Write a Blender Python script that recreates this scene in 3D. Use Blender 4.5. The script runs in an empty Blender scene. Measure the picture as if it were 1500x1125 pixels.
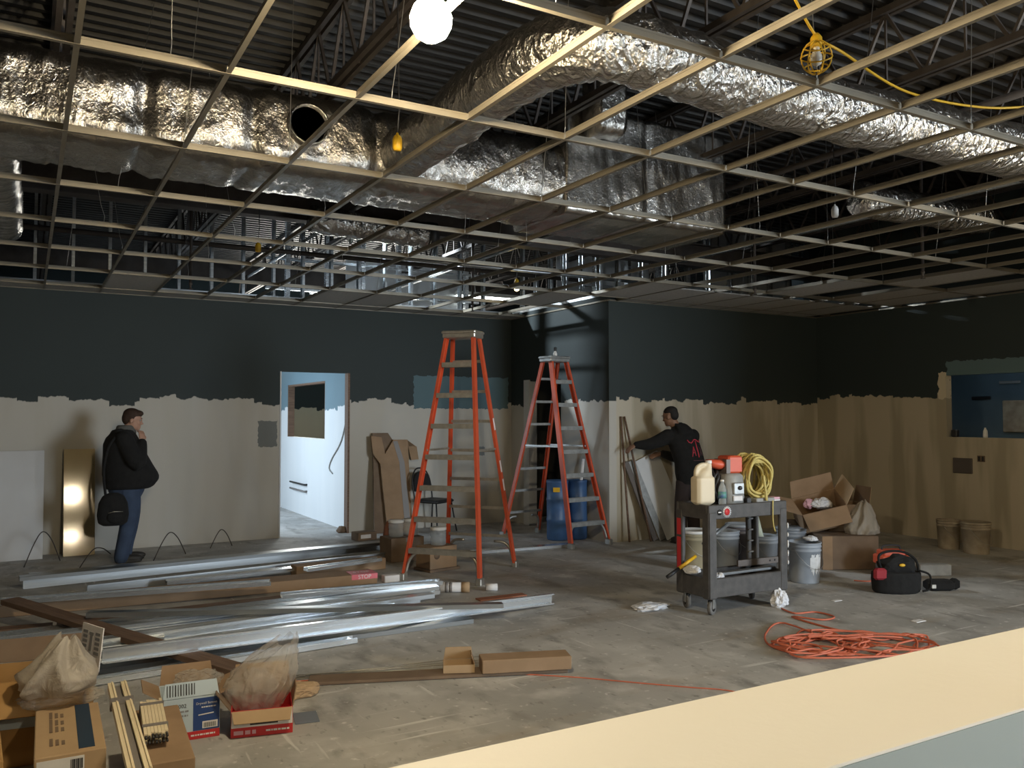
import bpy, math, random
from mathutils import Vector, Matrix, noise
random.seed(7)
R = math.radians
scene = bpy.context.scene
C = scene.collection

# ---------------------------------------------------------------- camera
FPX, CXP, CYP, HORIZON, CAMZ = 1235.0, 750.0, 562.5, 610.0, 1.66
PITCH = math.atan((HORIZON - CYP) / FPX)
YAW = R(29.9)
cam_d = bpy.data.cameras.new('camera')
cam_d.sensor_fit = 'HORIZONTAL'; cam_d.sensor_width = 36.0
cam_d.lens = 36.0 * FPX / 1500.0
cam_d.clip_start = 0.05
cam = bpy.data.objects.new('camera', cam_d); C.objects.link(cam)
cam.location = (0, 0, CAMZ)
cam.rotation_euler = (R(90) + PITCH, 0, -YAW)
scene.camera = cam

# ---------------------------------------------------------------- view, world, large lights
vs = scene.view_settings
vs.view_transform = 'Standard'; vs.look = 'None'; vs.gamma = 1.0; vs.exposure = 0.0
vs.use_curve_mapping = False
w = bpy.data.worlds.new('world'); scene.world = w; w.use_nodes = True
w.node_tree.nodes['Background'].inputs[0].default_value = (0.62, 0.74, 0.9, 1)
w.node_tree.nodes['Background'].inputs[1].default_value = 0.25

def area(name, loc, target, sx, sy, power, col):
    d = bpy.data.lights.new(name, 'AREA'); d.shape = 'RECTANGLE'; d.size = sx; d.size_y = sy
    d.energy = power; d.color = col
    o = bpy.data.objects.new(name, d); C.objects.link(o); o.location = loc
    o.rotation_euler = (Vector(target) - Vector(loc)).to_track_quat('-Z', 'Y').to_euler()
    return o
DAY = (0.80, 0.91, 1.0)
area("daylight_storefront", (8.6, -5.7, 2.2), (5.0, 7.0, 1.0), 2.8, 2.9, 1220, DAY)
area('daylight_corridor', (1.0, 13.6, 1.9), (4.0, 13.4, 1.1), 1.6, 1.8, 135, (0.70, 0.86, 1.0))
area('daylight_rear_room', (5.6, 17.2, 3.2), (5.4, 13.0, 4.2), 3.4, 1.6, 300, (1.0, 0.98, 0.90))
BULB_STRENGTH = 900.0

# ---------------------------------------------------------------- measuring helpers
_f = Vector((math.sin(YAW), math.cos(YAW), 0)); _r = Vector((math.cos(YAW), -math.sin(YAW), 0)); _z = Vector((0, 0, 1))
_F = _f * math.cos(PITCH) + _z * math.sin(PITCH); _U = _z * math.cos(PITCH) - _f * math.sin(PITCH)
def ray(px, py): return _F + _r * ((px - CXP) / FPX) + _U * ((CYP - py) / FPX)
def gz(px, py, z=0.0):
    d = ray(px, py); return Vector((0, 0, CAMZ)) + d * ((z - CAMZ) / d.z)
def gy(px, py, y):
    d = ray(px, py); return Vector((0, 0, CAMZ)) + d * (y / d.y)
def gx(px, py, x):
    d = ray(px, py); return Vector((0, 0, CAMZ)) + d * (x / d.x)

# ---------------------------------------------------------------- materials
MATS = {}
def _new(name):
    m = bpy.data.materials.new(name); m.use_nodes = True
    nt = m.node_tree; b = nt.nodes['Principled BSDF']
    return m, nt, b
def mat(name, col, rough=0.6, metal=0.0, col2=None, scale=8.0, bump=0.0, bscale=40.0, stretch=None, emit=None, estr=0.0,
        trans=0.0, alpha=1.0, sub=0.0, detail=5.0, rvar=0.0, contrast=(0.35, 0.65)):
    if name in MATS: return MATS[name]
    m, nt, b = _new(name); MATS[name] = m
    L = nt.links.new
    b.inputs['Base Color'].default_value = (*col, 1)
    b.inputs['Roughness'].default_value = rough; b.inputs['Metallic'].default_value = metal
    if trans: b.inputs['Transmission Weight'].default_value = trans
    if alpha < 1: b.inputs['Alpha'].default_value = alpha
    if emit: b.inputs['Emission Color'].default_value = (*emit, 1); b.inputs['Emission Strength'].default_value = estr
    if col2 or bump or rvar:
        tc = nt.nodes.new('ShaderNodeTexCoord'); mp = nt.nodes.new('ShaderNodeMapping')
        L(tc.outputs['Object'], mp.inputs['Vector'])
        if stretch: mp.inputs['Scale'].default_value = stretch
    if col2 or rvar:
        n = nt.nodes.new('ShaderNodeTexNoise'); n.inputs['Scale'].default_value = scale; n.inputs['Detail'].default_value = detail
        L(mp.outputs[0], n.inputs['Vector'])
        rp = nt.nodes.new('ShaderNodeMapRange'); rp.inputs[1].default_value = contrast[0]; rp.inputs[2].default_value = contrast[1]
        L(n.outputs[0], rp.inputs[0])
        if col2:
            mx = nt.nodes.new('ShaderNodeMix'); mx.data_type = 'RGBA'
            mx.inputs[6].default_value = (*col, 1); mx.inputs[7].default_value = (*col2, 1)
            L(rp.outputs[0], mx.inputs[0]); L(mx.outputs[2], b.inputs['Base Color'])
        if rvar:
            r2 = nt.nodes.new('ShaderNodeMapRange'); r2.inputs[3].default_value = max(0.02, rough - rvar); r2.inputs[4].default_value = rough + rvar
            L(rp.outputs[0], r2.inputs[0]); L(r2.outputs[0], b.inputs['Roughness'])
    if bump:
        n2 = nt.nodes.new('ShaderNodeTexNoise'); n2.inputs['Scale'].default_value = bscale; n2.inputs['Detail'].default_value = 6
        L(mp.outputs[0], n2.inputs['Vector'])
        bp = nt.nodes.new('ShaderNodeBump'); bp.inputs['Strength'].default_value = bump; bp.inputs['Distance'].default_value = 0.02
        L(n2.outputs[0], bp.inputs['Height']); L(bp.outputs[0], b.inputs['Normal'])
    return m

TEAL = (0.026, 0.038, 0.040); BEIGE = (0.50, 0.47, 0.41)
def wall_mat(name, axis, zb, seed=0.0, rects=(), stripes=0.6, low=BEIGE, mud=(0.50, 0.455, 0.37), teal=TEAL):
    """drywall below, brushed teal paint above: the paint edge follows roller strokes along the wall"""
    m, nt, b = _new(name); L = nt.links.new; N = nt.nodes.new
    def math_(op, a, c=None, v=None):
        n = N('ShaderNodeMath'); n.operation = op
        for i, q in enumerate((a, c, v)):
            if q is None: continue
            if isinstance(q, (int, float)): n.inputs[i].default_value = q
            else: L(q, n.inputs[i])
        return n.outputs[0]
    g = N('ShaderNodeNewGeometry'); s = N('ShaderNodeSeparateXYZ'); L(g.outputs['Position'], s.inputs[0])
    a = s.outputs[axis]; z = s.outputs[2]
    a = math_('ADD', a, seed)
    cell = math_('FLOOR', math_('MULTIPLY', math_('ADD', a, math_('MULTIPLY', math_('SINE', math_('MULTIPLY', a, 3.1)), 0.15)), 3.6))
    wn = N('ShaderNodeTexWhiteNoise'); wn.noise_dimensions = '1D'; L(cell, wn.inputs['W'])
    cell2 = math_('FLOOR', math_('MULTIPLY', a, 1.35))
    wn2 = N('ShaderNodeTexWhiteNoise'); wn2.noise_dimensions = '1D'; L(cell2, wn2.inputs['W'])
    n1 = N('ShaderNodeTexNoise'); n1.noise_dimensions = '1D'; n1.inputs['Scale'].default_value = 7.0; n1.inputs['Detail'].default_value = 6; L(a, n1.inputs['W'])
    edge = math_('ADD', math_('MULTIPLY', wn.outputs[0], 0.085), math_('MULTIPLY', wn2.outputs[0], 0.07))
    edge = math_('ADD', edge, math_('MULTIPLY', n1.outputs[0], 0.09))
    edge = math_('ADD', edge, zb - 0.12)
    d = math_('SUBTRACT', z, edge)
    rp = N('ShaderNodeMapRange'); rp.inputs[1].default_value = -0.006; rp.inputs[2].default_value = 0.006; L(d, rp.inputs[0])
    # joint compound bands
    cb = N('ShaderNodeCombineXYZ'); L(math_('MULTIPLY', a, 1.0), cb.inputs[0]); L(math_('MULTIPLY', z, 0.12), cb.inputs[1])
    n2 = N('ShaderNodeTexNoise'); n2.inputs['Scale'].default_value = 2.6; n2.inputs['Detail'].default_value = 3; L(cb.outputs[0], n2.inputs['Vector'])
    rs = N('ShaderNodeMapRange'); rs.inputs[1].default_value = 0.46; rs.inputs[2].default_value = 0.56; rs.inputs[4].default_value = stripes; L(n2.outputs[0], rs.inputs[0])
    mx = N('ShaderNodeMix'); mx.data_type = 'RGBA'; mx.inputs[6].default_value = (*low, 1); mx.inputs[7].default_value = (*mud, 1); L(rs.outputs[0], mx.inputs[0])
    n3 = N('ShaderNodeTexNoise'); n3.inputs['Scale'].default_value = 1.2; n3.inputs['Detail'].default_value = 4; L(g.outputs['Position'], n3.inputs['Vector'])
    tv = N('ShaderNodeMix'); tv.data_type = 'RGBA'; tv.inputs[6].default_value = (*teal, 1); tv.inputs[7].default_value = tuple(c * 0.82 for c in teal) + (1,); L(n3.outputs[0], tv.inputs[0])
    out = N('ShaderNodeMix'); out.data_type = 'RGBA'; L(rp.outputs[0], out.inputs[0]); L(mx.outputs[2], out.inputs[6]); L(tv.outputs[2], out.inputs[7])
    col = out.outputs[2]
    n4 = N('ShaderNodeTexNoise'); n4.inputs['Scale'].default_value = 14; L(g.outputs['Position'], n4.inputs['Vector'])
    jit = math_('MULTIPLY', math_('SUBTRACT', n4.outputs[0], 0.5), 0.07)
    for (a0, a1, z0, z1, c) in rects:
        aj = math_('ADD', s.outputs[axis], jit); zj = math_('ADD', z, jit)
        k = math_('MULTIPLY', math_('MULTIPLY', math_('GREATER_THAN', aj, a0), math_('LESS_THAN', aj, a1)),
                  math_('MULTIPLY', math_('GREATER_THAN', zj, z0), math_('LESS_THAN', zj, z1)))
        q = N('ShaderNodeMix'); q.data_type = 'RGBA'; L(k, q.inputs[0]); L(col, q.inputs[6]); q.inputs[7].default_value = (*c, 1); col = q.outputs[2]
    L(col, b.inputs['Base Color']); b.inputs['Roughness'].default_value = 0.75
    return m

def floor_mat():
    m, nt, b = _new('concrete_floor'); L = nt.links.new; N = nt.nodes.new
    g = N('ShaderNodeNewGeometry')
    def nz(sc, det, lo, hi, st=None):
        n = N('ShaderNodeTexNoise'); n.inputs['Scale'].default_value = sc; n.inputs['Detail'].default_value = det
        if st:
            mp = N('ShaderNodeMapping'); mp.inputs['Scale'].default_value = st; L(g.outputs['Position'], mp.inputs['Vector']); L(mp.outputs[0], n.inputs['Vector'])
        else: L(g.outputs['Position'], n.inputs['Vector'])
        r = N('ShaderNodeMapRange'); r.inputs[1].default_value = lo; r.inputs[2].default_value = hi; L(n.outputs[0], r.inputs[0]); return r.outputs[0]
    def mix(f, c0, c1):
        x = N('ShaderNodeMix'); x.data_type = 'RGBA'; L(f, x.inputs[0])
        for i, c in ((6, c0), (7, c1)):
            if isinstance(c, tuple): x.inputs[i].default_value = (*c, 1)
            else: L(c, x.inputs[i])
        return x.outputs[2]
    c = mix(nz(0.9, 8, 0.30, 0.70), (0.31, 0.31, 0.305), (0.51, 0.505, 0.495))
    c = mix(nz(2.6, 10, 0.50, 0.68), c, (0.56, 0.555, 0.545))
    c = mix(nz(4.5, 10, 0.54, 0.70, (1.0, 0.45, 1)), c, (0.25, 0.245, 0.235))
    c = mix(nz(1.6, 6, 0.56, 0.72, (0.5, 1.4, 1)), c, (0.34, 0.30, 0.25))
    c = mix(nz(16.0, 8, 0.62, 0.74), c, (0.66, 0.65, 0.64))
    c = mix(nz(22.0, 8, 0.62, 0.74, (1, .5, 1)), c, (0.20, 0.195, 0.185))
    for st, lo in (((0.5, 9.0, 1), .655), ((7.0, 0.6, 1), .67)):
        c = mix(nz(1.7, 4, lo, lo + .05, st), c, (0.64, 0.64, 0.63))
    L(c, b.inputs['Base Color']); b.inputs['Roughness'].default_value = 0.62
    n = N('ShaderNodeTexNoise'); n.inputs['Scale'].default_value = 30; n.inputs['Detail'].default_value = 8; L(g.outputs['Position'], n.inputs['Vector'])
    bp = N('ShaderNodeBump'); bp.inputs['Strength'].default_value = 0.15; bp.inputs['Distance'].default_value = 0.01; L(n.outputs[0], bp.inputs['Height']); L(bp.outputs[0], b.inputs['Normal'])
    return m

M = {}
M['floor'] = floor_mat()
M['tee'] = mat('painted_tee', (0.25, 0.22, 0.17), 0.40, 0.3, rvar=0.08, scale=6)
M['tile'] = mat('ceiling_tile', (0.52, 0.50, 0.47), 0.9, col2=(0.44, 0.42, 0.39), scale=30, bump=0.2, bscale=120)
def foil_mat(name, col, rough, sc, st, bs=.75):
    m, nt, b = _new(name); L = nt.links.new; N = nt.nodes.new
    b.inputs['Base Color'].default_value = (*col, 1); b.inputs['Metallic'].default_value = 1.0; b.inputs['Roughness'].default_value = rough
    tc = N('ShaderNodeTexCoord'); mp = N('ShaderNodeMapping'); mp.inputs['Scale'].default_value = st; L(tc.outputs['Object'], mp.inputs['Vector'])
    n = N('ShaderNodeTexNoise'); n.inputs['Scale'].default_value = 4.0; n.inputs['Detail'].default_value = 4; L(mp.outputs[0], n.inputs['Vector'])
    va = N('ShaderNodeVectorMath'); va.operation = 'MULTIPLY_ADD'; L(n.outputs['Color'], va.inputs[0]); va.inputs[1].default_value = (.45, .45, .45); L(mp.outputs[0], va.inputs[2])
    vo = N('ShaderNodeTexVoronoi'); vo.feature = 'F1'; vo.inputs['Scale'].default_value = sc; L(va.outputs[0], vo.inputs['Vector'])
    n2 = N('ShaderNodeTexNoise'); n2.inputs['Scale'].default_value = 32.0; n2.inputs['Detail'].default_value = 5; n2.inputs['Distortion'].default_value = 1.5; L(mp.outputs[0], n2.inputs['Vector'])
    ad = N('ShaderNodeMath'); ad.operation = 'MULTIPLY_ADD'; L(n2.outputs[0], ad.inputs[0]); ad.inputs[1].default_value = .35; L(vo.outputs['Distance'], ad.inputs[2])
    bp = N('ShaderNodeBump'); bp.inputs['Strength'].default_value = bs; bp.inputs['Distance'].default_value = .03; L(ad.outputs[0], bp.inputs['Height']); L(bp.outputs[0], b.inputs['Normal'])
    return m
M['foil'] = foil_mat('foil_wrap', (0.50, 0.475, 0.44), 0.25, 4.5, (1.6, 1, 1), .5)
M['foil_sm'] = foil_mat('smooth_foil_wrap', (0.44, 0.42, 0.39), 0.26, 2.5, (1.2, 1, 1), .3)
M['flexfoil'] = foil_mat('flexible_foil', (0.54, 0.52, 0.49), 0.27, 9.0, (1.5, 1.5, 1))
M['deck'] = mat('steel_deck', (0.032, 0.03, 0.028), 0.55, 0.4, col2=(0.022, 0.02, 0.019), scale=3)
M['joist'] = mat('dark_steel', (0.075, 0.065, 0.06), 0.6, 0.3, col2=(0.05, 0.04, 0.035), scale=6)
M['wire'] = mat('hanger_steel', (0.45, 0.44, 0.42), 0.4, 0.9)
M['galv'] = mat('galvanised_steel', (0.84, 0.88, 0.92), 0.24, 0.8, col2=(0.70, 0.74, 0.78), scale=3, stretch=(.4, 14, 14), rvar=0.05)
M['galv2'] = mat('dull_galvanised_steel', (0.52, 0.55, 0.57), 0.36, 1.0, col2=(0.42, 0.44, 0.46), scale=3, stretch=(.4, 14, 14), rvar=0.06)
M['wood'] = mat('rough_lumber', (0.20, 0.125, 0.085), 0.75, col2=(0.13, 0.08, 0.055), scale=5, stretch=(1, 12, 12), bump=0.2, bscale=30)
M['wood_lt'] = mat('pale_wood', (0.62, 0.52, 0.38), 0.6, col2=(0.55, 0.45, 0.32), scale=6)
M['card'] = mat('cardboard', (0.33, 0.22, 0.135), 0.85, col2=(0.28, 0.185, 0.11), scale=6)
M['card_lt'] = mat('pale_cardboard', (0.46, 0.325, 0.19), 0.85, col2=(0.42, 0.29, 0.17), scale=5)
M['card_or'] = mat('ochre_cardboard', (0.46, 0.27, 0.10), 0.85, col2=(0.4, 0.23, 0.085), scale=5)
M['card_dk'] = mat('dark_brown_cardboard', (0.20, 0.14, 0.095), 0.85, col2=(0.16, 0.11, 0.075), scale=6)  # darker brown board for some cartons and flaps
M['orange'] = mat('orange_fibreglass', (0.62, 0.095, 0.035), 0.45, col2=(0.52, 0.08, 0.035), scale=6)
M['alu'] = mat('worn_aluminium', (0.52, 0.49, 0.43), 0.42, 0.75, col2=(0.42, 0.39, 0.34), scale=20)
M['alu_gray'] = mat('grey_aluminium', (0.45, 0.46, 0.46), 0.45, 0.7, col2=(0.34, 0.35, 0.35), scale=18)
M['black'] = mat('black_plastic', (0.022, 0.022, 0.024), 0.5)
M['cart'] = mat('charcoal_plastic', (0.055, 0.052, 0.052), 0.5, col2=(0.085, 0.08, 0.078), scale=12, bump=0.1, bscale=80)
M['rubber'] = mat('grey_rubber', (0.16, 0.155, 0.15), 0.7)
M['white'] = mat('white_plastic', (0.75, 0.75, 0.74), 0.5)
M['cream'] = mat('cream_plastic', (0.72, 0.62, 0.45), 0.5)
M['bluepl'] = mat('blue_plastic', (0.05, 0.12, 0.27), 0.45, col2=(0.04, 0.09, 0.2), scale=6)
M['bucket'] = mat('grey_bucket', (0.36, 0.39, 0.44), 0.5, col2=(0.30, 0.33, 0.37), scale=7)
M['bucket_dusty'] = mat('dusty_bucket', (0.42, 0.36, 0.28), 0.8, col2=(0.30, 0.25, 0.19), scale=9)
M['bucket_yel'] = mat('dingy_bucket', (0.36, 0.31, 0.20), 0.7, col2=(0.28, 0.25, 0.17), scale=5)
M['paintw'] = mat('dried_white_paint', (0.74, 0.74, 0.74), 0.7, col2=(0.6, 0.6, 0.6), scale=20)
M['cord'] = mat('orange_cord', (0.60, 0.16, 0.09), 0.55)
M['rope'] = mat('yellow_hose', (0.60, 0.49, 0.16), 0.6, col2=(0.5, 0.4, 0.13), scale=20)
M['yellow'] = mat('yellow_plastic', (0.72, 0.42, 0.02), 0.45)
M['red'] = mat('red_print', (0.55, 0.03, 0.035), 0.5)
M['redplastic'] = mat('red_orange_plastic', (0.62, 0.10, 0.045), 0.45)
M['blue'] = mat('blue_print', (0.02, 0.06, 0.22), 0.55)
M['navy'] = mat('navy_tape', (0.02, 0.045, 0.085), 0.5)
M['palebl'] = mat('pale_blue_print', (0.50, 0.60, 0.68), 0.6)
M['print'] = mat('black_print', (0.04, 0.04, 0.045), 0.6)
M['printgrey'] = mat('grey_print', (0.25, 0.26, 0.28), 0.6)
M['paper'] = mat('white_paper', (0.78, 0.77, 0.78), 0.8, col2=(0.7, 0.69, 0.7), scale=12)
M['rag'] = mat('white_rag', (0.72, 0.73, 0.77), 0.9)
M['board'] = mat('white_board', (0.66, 0.68, 0.70), 0.6, col2=(0.6, 0.62, 0.65), scale=3)
M['bulboff'] = mat('frosted_glass', (0.7, 0.68, 0.62), 0.3)
M['cloth'] = mat('black_cloth', (0.006, 0.006, 0.0065), 0.95, col2=(0.01, 0.01, 0.0105), scale=20, bump=0.3, bscale=16)
M['hood'] = mat('grey_hood', (0.10, 0.10, 0.095), 0.95)
M['denim'] = mat('denim', (0.045, 0.07, 0.125), 0.9, col2=(0.032, 0.05, 0.095), scale=7, bump=0.25, bscale=18)
M['skin'] = mat('skin', (0.42, 0.24, 0.17), 0.55)
M['skin2'] = mat('brown_skin', (0.25, 0.135, 0.085), 0.55)
M['hair'] = mat('brown_hair', (0.045, 0.022, 0.012), 0.7, col2=(0.03, 0.014, 0.008), scale=60, stretch=(1, 1, 4), bump=0.4, bscale=90)
M['hairblk'] = mat('black_hair', (0.012, 0.01, 0.009), 0.8)
M['shoe'] = mat('dark_shoe', (0.03, 0.028, 0.026), 0.6)
M['trousers'] = mat('dark_trousers', (0.035, 0.025, 0.025), 0.9)
M['hoodred'] = mat('red_shirt_print', (0.55, 0.05, 0.08), 0.7)
M['hoodgrey'] = mat('dim_shirt_print', (0.12, 0.05, 0.06), 0.7)
M['toolgrey'] = mat('grey_tool', (0.34, 0.34, 0.33), 0.55, col2=(0.27, 0.27, 0.26), scale=12)
M['pink'] = mat('pink_pad', (0.68, 0.40, 0.48), 0.8)
M['stripwood'] = mat('cream_strip', (0.80, 0.70, 0.50), 0.6, col2=(0.74, 0.63, 0.44), scale=6)
M['tape'] = mat('grey_tape', (0.20, 0.185, 0.18), 0.5)
M['chairblk'] = mat('chair_black', (0.018, 0.018, 0.02), 0.5)
M['dustred'] = mat('rusty_board', (0.30, 0.12, 0.07), 0.8)
M['doordark'] = mat('painted_shade', (0.05, 0.05, 0.045), 0.8)  # near-black colour stands for shade inside the closet and the duct collar
M['gunmetal'] = mat('grey_steel_cover', (0.14, 0.12, 0.11), 0.5, 0.4)
def bag_mat(name, col, alpha, rough=0.3, wr=0.0):
    m, nt, b = _new(name); L = nt.links.new
    b.inputs['Base Color'].default_value = (*col, 1); b.inputs['Roughness'].default_value = rough
    if wr:
        tc = nt.nodes.new('ShaderNodeTexCoord'); n = nt.nodes.new('ShaderNodeTexNoise'); n.inputs['Scale'].default_value = 13; n.inputs['Detail'].default_value = 3; n.inputs['Distortion'].default_value = 2.0
        bp = nt.nodes.new('ShaderNodeBump'); bp.inputs['Strength'].default_value = wr; bp.inputs['Distance'].default_value = .03
        L(tc.outputs['Object'], n.inputs['Vector']); L(n.outputs[0], bp.inputs['Height']); L(bp.outputs[0], b.inputs['Normal'])
    t = nt.nodes.new('ShaderNodeBsdfTranslucent'); t.inputs[0].default_value = (*col, 1)
    tr = nt.nodes.new('ShaderNodeBsdfTransparent')
    m1 = nt.nodes.new('ShaderNodeMixShader'); m1.inputs[0].default_value = 0.4
    m2 = nt.nodes.new('ShaderNodeMixShader'); m2.inputs[0].default_value = alpha
    L(b.outputs[0], m1.inputs[1]); L(t.outputs[0], m1.inputs[2]); L(tr.outputs[0], m2.inputs[1]); L(m1.outputs[0], m2.inputs[2])
    L(m2.outputs[0], nt.nodes['Material Output'].inputs['Surface'])
    return m
M['bagcl'] = bag_mat('clear_plastic_film', (0.80, 0.76, 0.70), 0.36, 0.12, 1.0)
M['bagop'] = bag_mat('milky_plastic_film', (0.58, 0.53, 0.46), 0.9, 0.35, 0.5)
M['bottle'] = bag_mat('clear_bottle_plastic', (0.75, 0.8, 0.82), 0.4, 0.12)
M['pane'] = bag_mat('window_glass', (0.8, 0.88, 0.9), 0.06, 0.03)
def emis(name, col, s):
    m, nt, b = _new(name); b.inputs['Base Color'].default_value = (*col, 1)
    b.inputs['Emission Color'].default_value = (*col, 1); b.inputs['Emission Strength'].default_value = s; return m
M['bulb'] = emis('glowing_bulb', (1.0, 0.82, 0.53), BULB_STRENGTH)
M['bulb2'] = emis('glowing_bulb_right', (1.0, 0.78, 0.45), BULB_STRENGTH * .42)
M['bulb3'] = emis('cap_fill_bulb', (1.0, 0.82, 0.55), BULB_STRENGTH * .62)  # unseen extra bulb, added to brighten the half-wall cap
M['tube'] = emis('fluorescent_tube', (0.93, 1.0, 0.95), 9.0)
M['filltube'] = emis('fill_tube', (0.75, 0.9, 1.0), 30.0)  # tube of the added kitchen light that brightens the blue wall
M['smallbulb'] = emis('small_bulb', (1.0, 0.75, 0.3), 25.0)

# ---------------------------------------------------------------- mesh builder
class MB:
    def __init__(s): s.v = []; s.f = []; s.sm = []; s.mi = []; s.cur = 0
    def add(s, vs, fs, smooth=False):
        o = len(s.v); s.v += [tuple(p) for p in vs]
        for f in fs: s.f.append(tuple(i + o for i in f)); s.sm.append(smooth); s.mi.append(s.cur)
        return s
    def box(s, c, d, rot=None):
        x, y, z = (q / 2 for q in d); c = Vector(c)
        vs = [Vector((a, b, e)) for e in (-z, z) for b in (-y, y) for a in (-x, x)]
        if rot is not None: vs = [rot @ p for p in vs]
        return s.add([p + c for p in vs], [(0, 2, 3, 1), (4, 5, 7, 6), (0, 1, 5, 4), (2, 6, 7, 3), (0, 4, 6, 2), (1, 3, 7, 5)])
    def mm(s, x0, x1, y0, y1, z0, z1): return s.box(((x0 + x1) / 2, (y0 + y1) / 2, (z0 + z1) / 2), (x1 - x0, y1 - y0, z1 - z0))
    def bbox(s, c, d, b=0.01, rot=None):
        """box with chamfered vertical edges and top/bottom edges"""
        x, y, z = (q / 2 for q in d); c = Vector(c); rings = []
        for zz, k in ((-z, b), (-z + b, 0), (z - b, 0), (z, b)):
            X, Y = x - k, y - k
            rings.append([Vector(p) for p in ((X - b, -Y, zz), (X, -Y + b, zz), (X, Y - b, zz), (X - b, Y, zz), (-X + b, Y, zz), (-X, Y - b, zz), (-X, -Y + b, zz), (-X + b, -Y, zz))])
        vs = [((rot @ p) if rot is not None else p) + c for r_ in rings for p in r_]
        fs = [tuple(range(7, -1, -1)), tuple(range(24, 32))]
        for i in range(3):
            for j in range(8): fs.append((i * 8 + j, i * 8 + (j + 1) % 8, i * 8 + 8 + (j + 1) % 8, i * 8 + 8 + j))
        return s.add(vs, fs)
    def beam(s, p, q, wd, ht, up=(0, 0, 1)):
        p, q = Vector(p), Vector(q); d = (q - p); L = d.length; d.normalize()
        u = Vector(up); sd = d.cross(u)
        if sd.length < 1e-4: sd = d.cross(Vector((1, 0, 0)))
        sd.normalize(); u = sd.cross(d)
        vs = []
        for e in (p, q):
            for a, b in ((-1, -1), (1, -1), (1, 1), (-1, 1)): vs.append(e + sd * (a * wd / 2) + u * (b * ht / 2))
        return s.add(vs, [(0, 1, 2, 3), (7, 6, 5, 4), (0, 4, 5, 1), (1, 5, 6, 2), (2, 6, 7, 3), (3, 7, 4, 0)])
    def prof(s, p, q, pts, up=(0, 0, 1)):
        """extrude a closed 2-D outline (side, up) from p to q"""
        p, q = Vector(p), Vector(q); d = (q - p).normalized(); u = Vector(up); sd = d.cross(u).normalized(); u = sd.cross(d); n = len(pts)
        vs = [e + sd * a + u * b for e in (p, q) for a, b in pts]
        return s.add(vs, [(i, i + n, (i + 1) % n + n, (i + 1) % n) for i in range(n)] + [tuple(range(n)), tuple(range(2 * n - 1, n - 1, -1))])
    def lathe(s, prof, n=24, c=(0, 0, 0), rot=None, sx=1, sy=1):
        c = Vector(c); vs = []; fs = []
        for r_, z in prof:
            for j in range(n):
                a = 2 * math.pi * j / n; p = Vector((r_ * math.cos(a) * sx, r_ * math.sin(a) * sy, z)); vs.append(((rot @ p) if rot is not None else p) + c)
        m = len(prof)
        for i in range(m - 1):
            for j in range(n): fs.append((i * n + j, i * n + (j + 1) % n, (i + 1) * n + (j + 1) % n, (i + 1) * n + j))
        if prof[0][0] > 1e-6: fs.append(tuple(range(n - 1, -1, -1)))
        if prof[-1][0] > 1e-6: fs.append(tuple((m - 1) * n + j for j in range(n)))
        return s.add(vs, fs, True)
    def tube(s, path, r, n=8, closed=False):
        P = [Vector(p) for p in path]; rr = r if isinstance(r, (list, tuple)) else [r] * len(P); vs = []; fs = []; prev = None; m = len(P)
        for i, p in enumerate(P):
            if closed: t = P[(i + 1) % m] - P[i - 1]
            else: t = P[min(i + 1, m - 1)] - P[max(i - 1, 0)]
            t.normalize()
            if prev is None:
                a = Vector((0, 0, 1)) if abs(t.z) < 0.9 else Vector((1, 0, 0)); u = t.cross(a).normalized()
            else:
                u = prev - t * prev.dot(t)
                if u.length < 1e-5: u = t.orthogonal()
                u.normalize()
            prev = u; v = t.cross(u)
            for j in range(n): a = 2 * math.pi * j / n; vs.append(p + (u * math.cos(a) + v * math.sin(a)) * rr[i])
        for i in range(m if closed else m - 1):
            k = (i + 1) % m
            for j in range(n): fs.append((i * n + j, i * n + (j + 1) % n, k * n + (j + 1) % n, k * n + j))
        if not closed: fs += [tuple(range(n - 1, -1, -1)), tuple((m - 1) * n + j for j in range(n))]
        return s.add(vs, fs, True)
    def loft(s, rings, n=20):
        """rings: (centre, half_x_vec, half_y_vec); capped"""
        vs = []; fs = []; m = len(rings)
        for c, ax, ay in rings:
            c, ax, ay = Vector(c), Vector(ax), Vector(ay)
            for j in range(n): a = 2 * math.pi * j / n; vs.append(c + ax * math.cos(a) + ay * math.sin(a))
        for i in range(m - 1):
            for j in range(n): fs.append((i * n + j, i * n + (j + 1) % n, (i + 1) * n + (j + 1) % n, (i + 1) * n + j))
        fs += [tuple(range(n - 1, -1, -1)), tuple((m - 1) * n + j for j in range(n))]
        return s.add(vs, fs, True)
    def ball(s, c, r, n=14, rot=None, k=None):
        c = Vector(c); rx, ry, rz = (r, r, r) if isinstance(r, (int, float)) else r; m = n // 2 + 1; vs = []; fs = []
        for i in range(1, m):
            t = math.pi * i / m
            for j in range(n):
                a = 2 * math.pi * j / n; p = Vector((rx * math.sin(t) * math.cos(a), ry * math.sin(t) * math.sin(a), rz * math.cos(t)))
                vs.append(((rot @ p) if rot is not None else p) + c)
        top = Vector((0, 0, rz)); vs += [((rot @ top) if rot is not None else top) + c, ((rot @ -top) if rot is not None else -top) + c]
        for i in range(m - 2):
            for j in range(n): fs.append((i * n + j, (i + 1) * n + j, (i + 1) * n + (j + 1) % n, i * n + (j + 1) % n))
        T = (m - 1) * n
        for j in range(n): fs.append((T, j, (j + 1) % n)); fs.append((T + 1, (m - 2) * n + (j + 1) % n, (m - 2) * n + j))
        return s.add(vs, fs, True)
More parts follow.
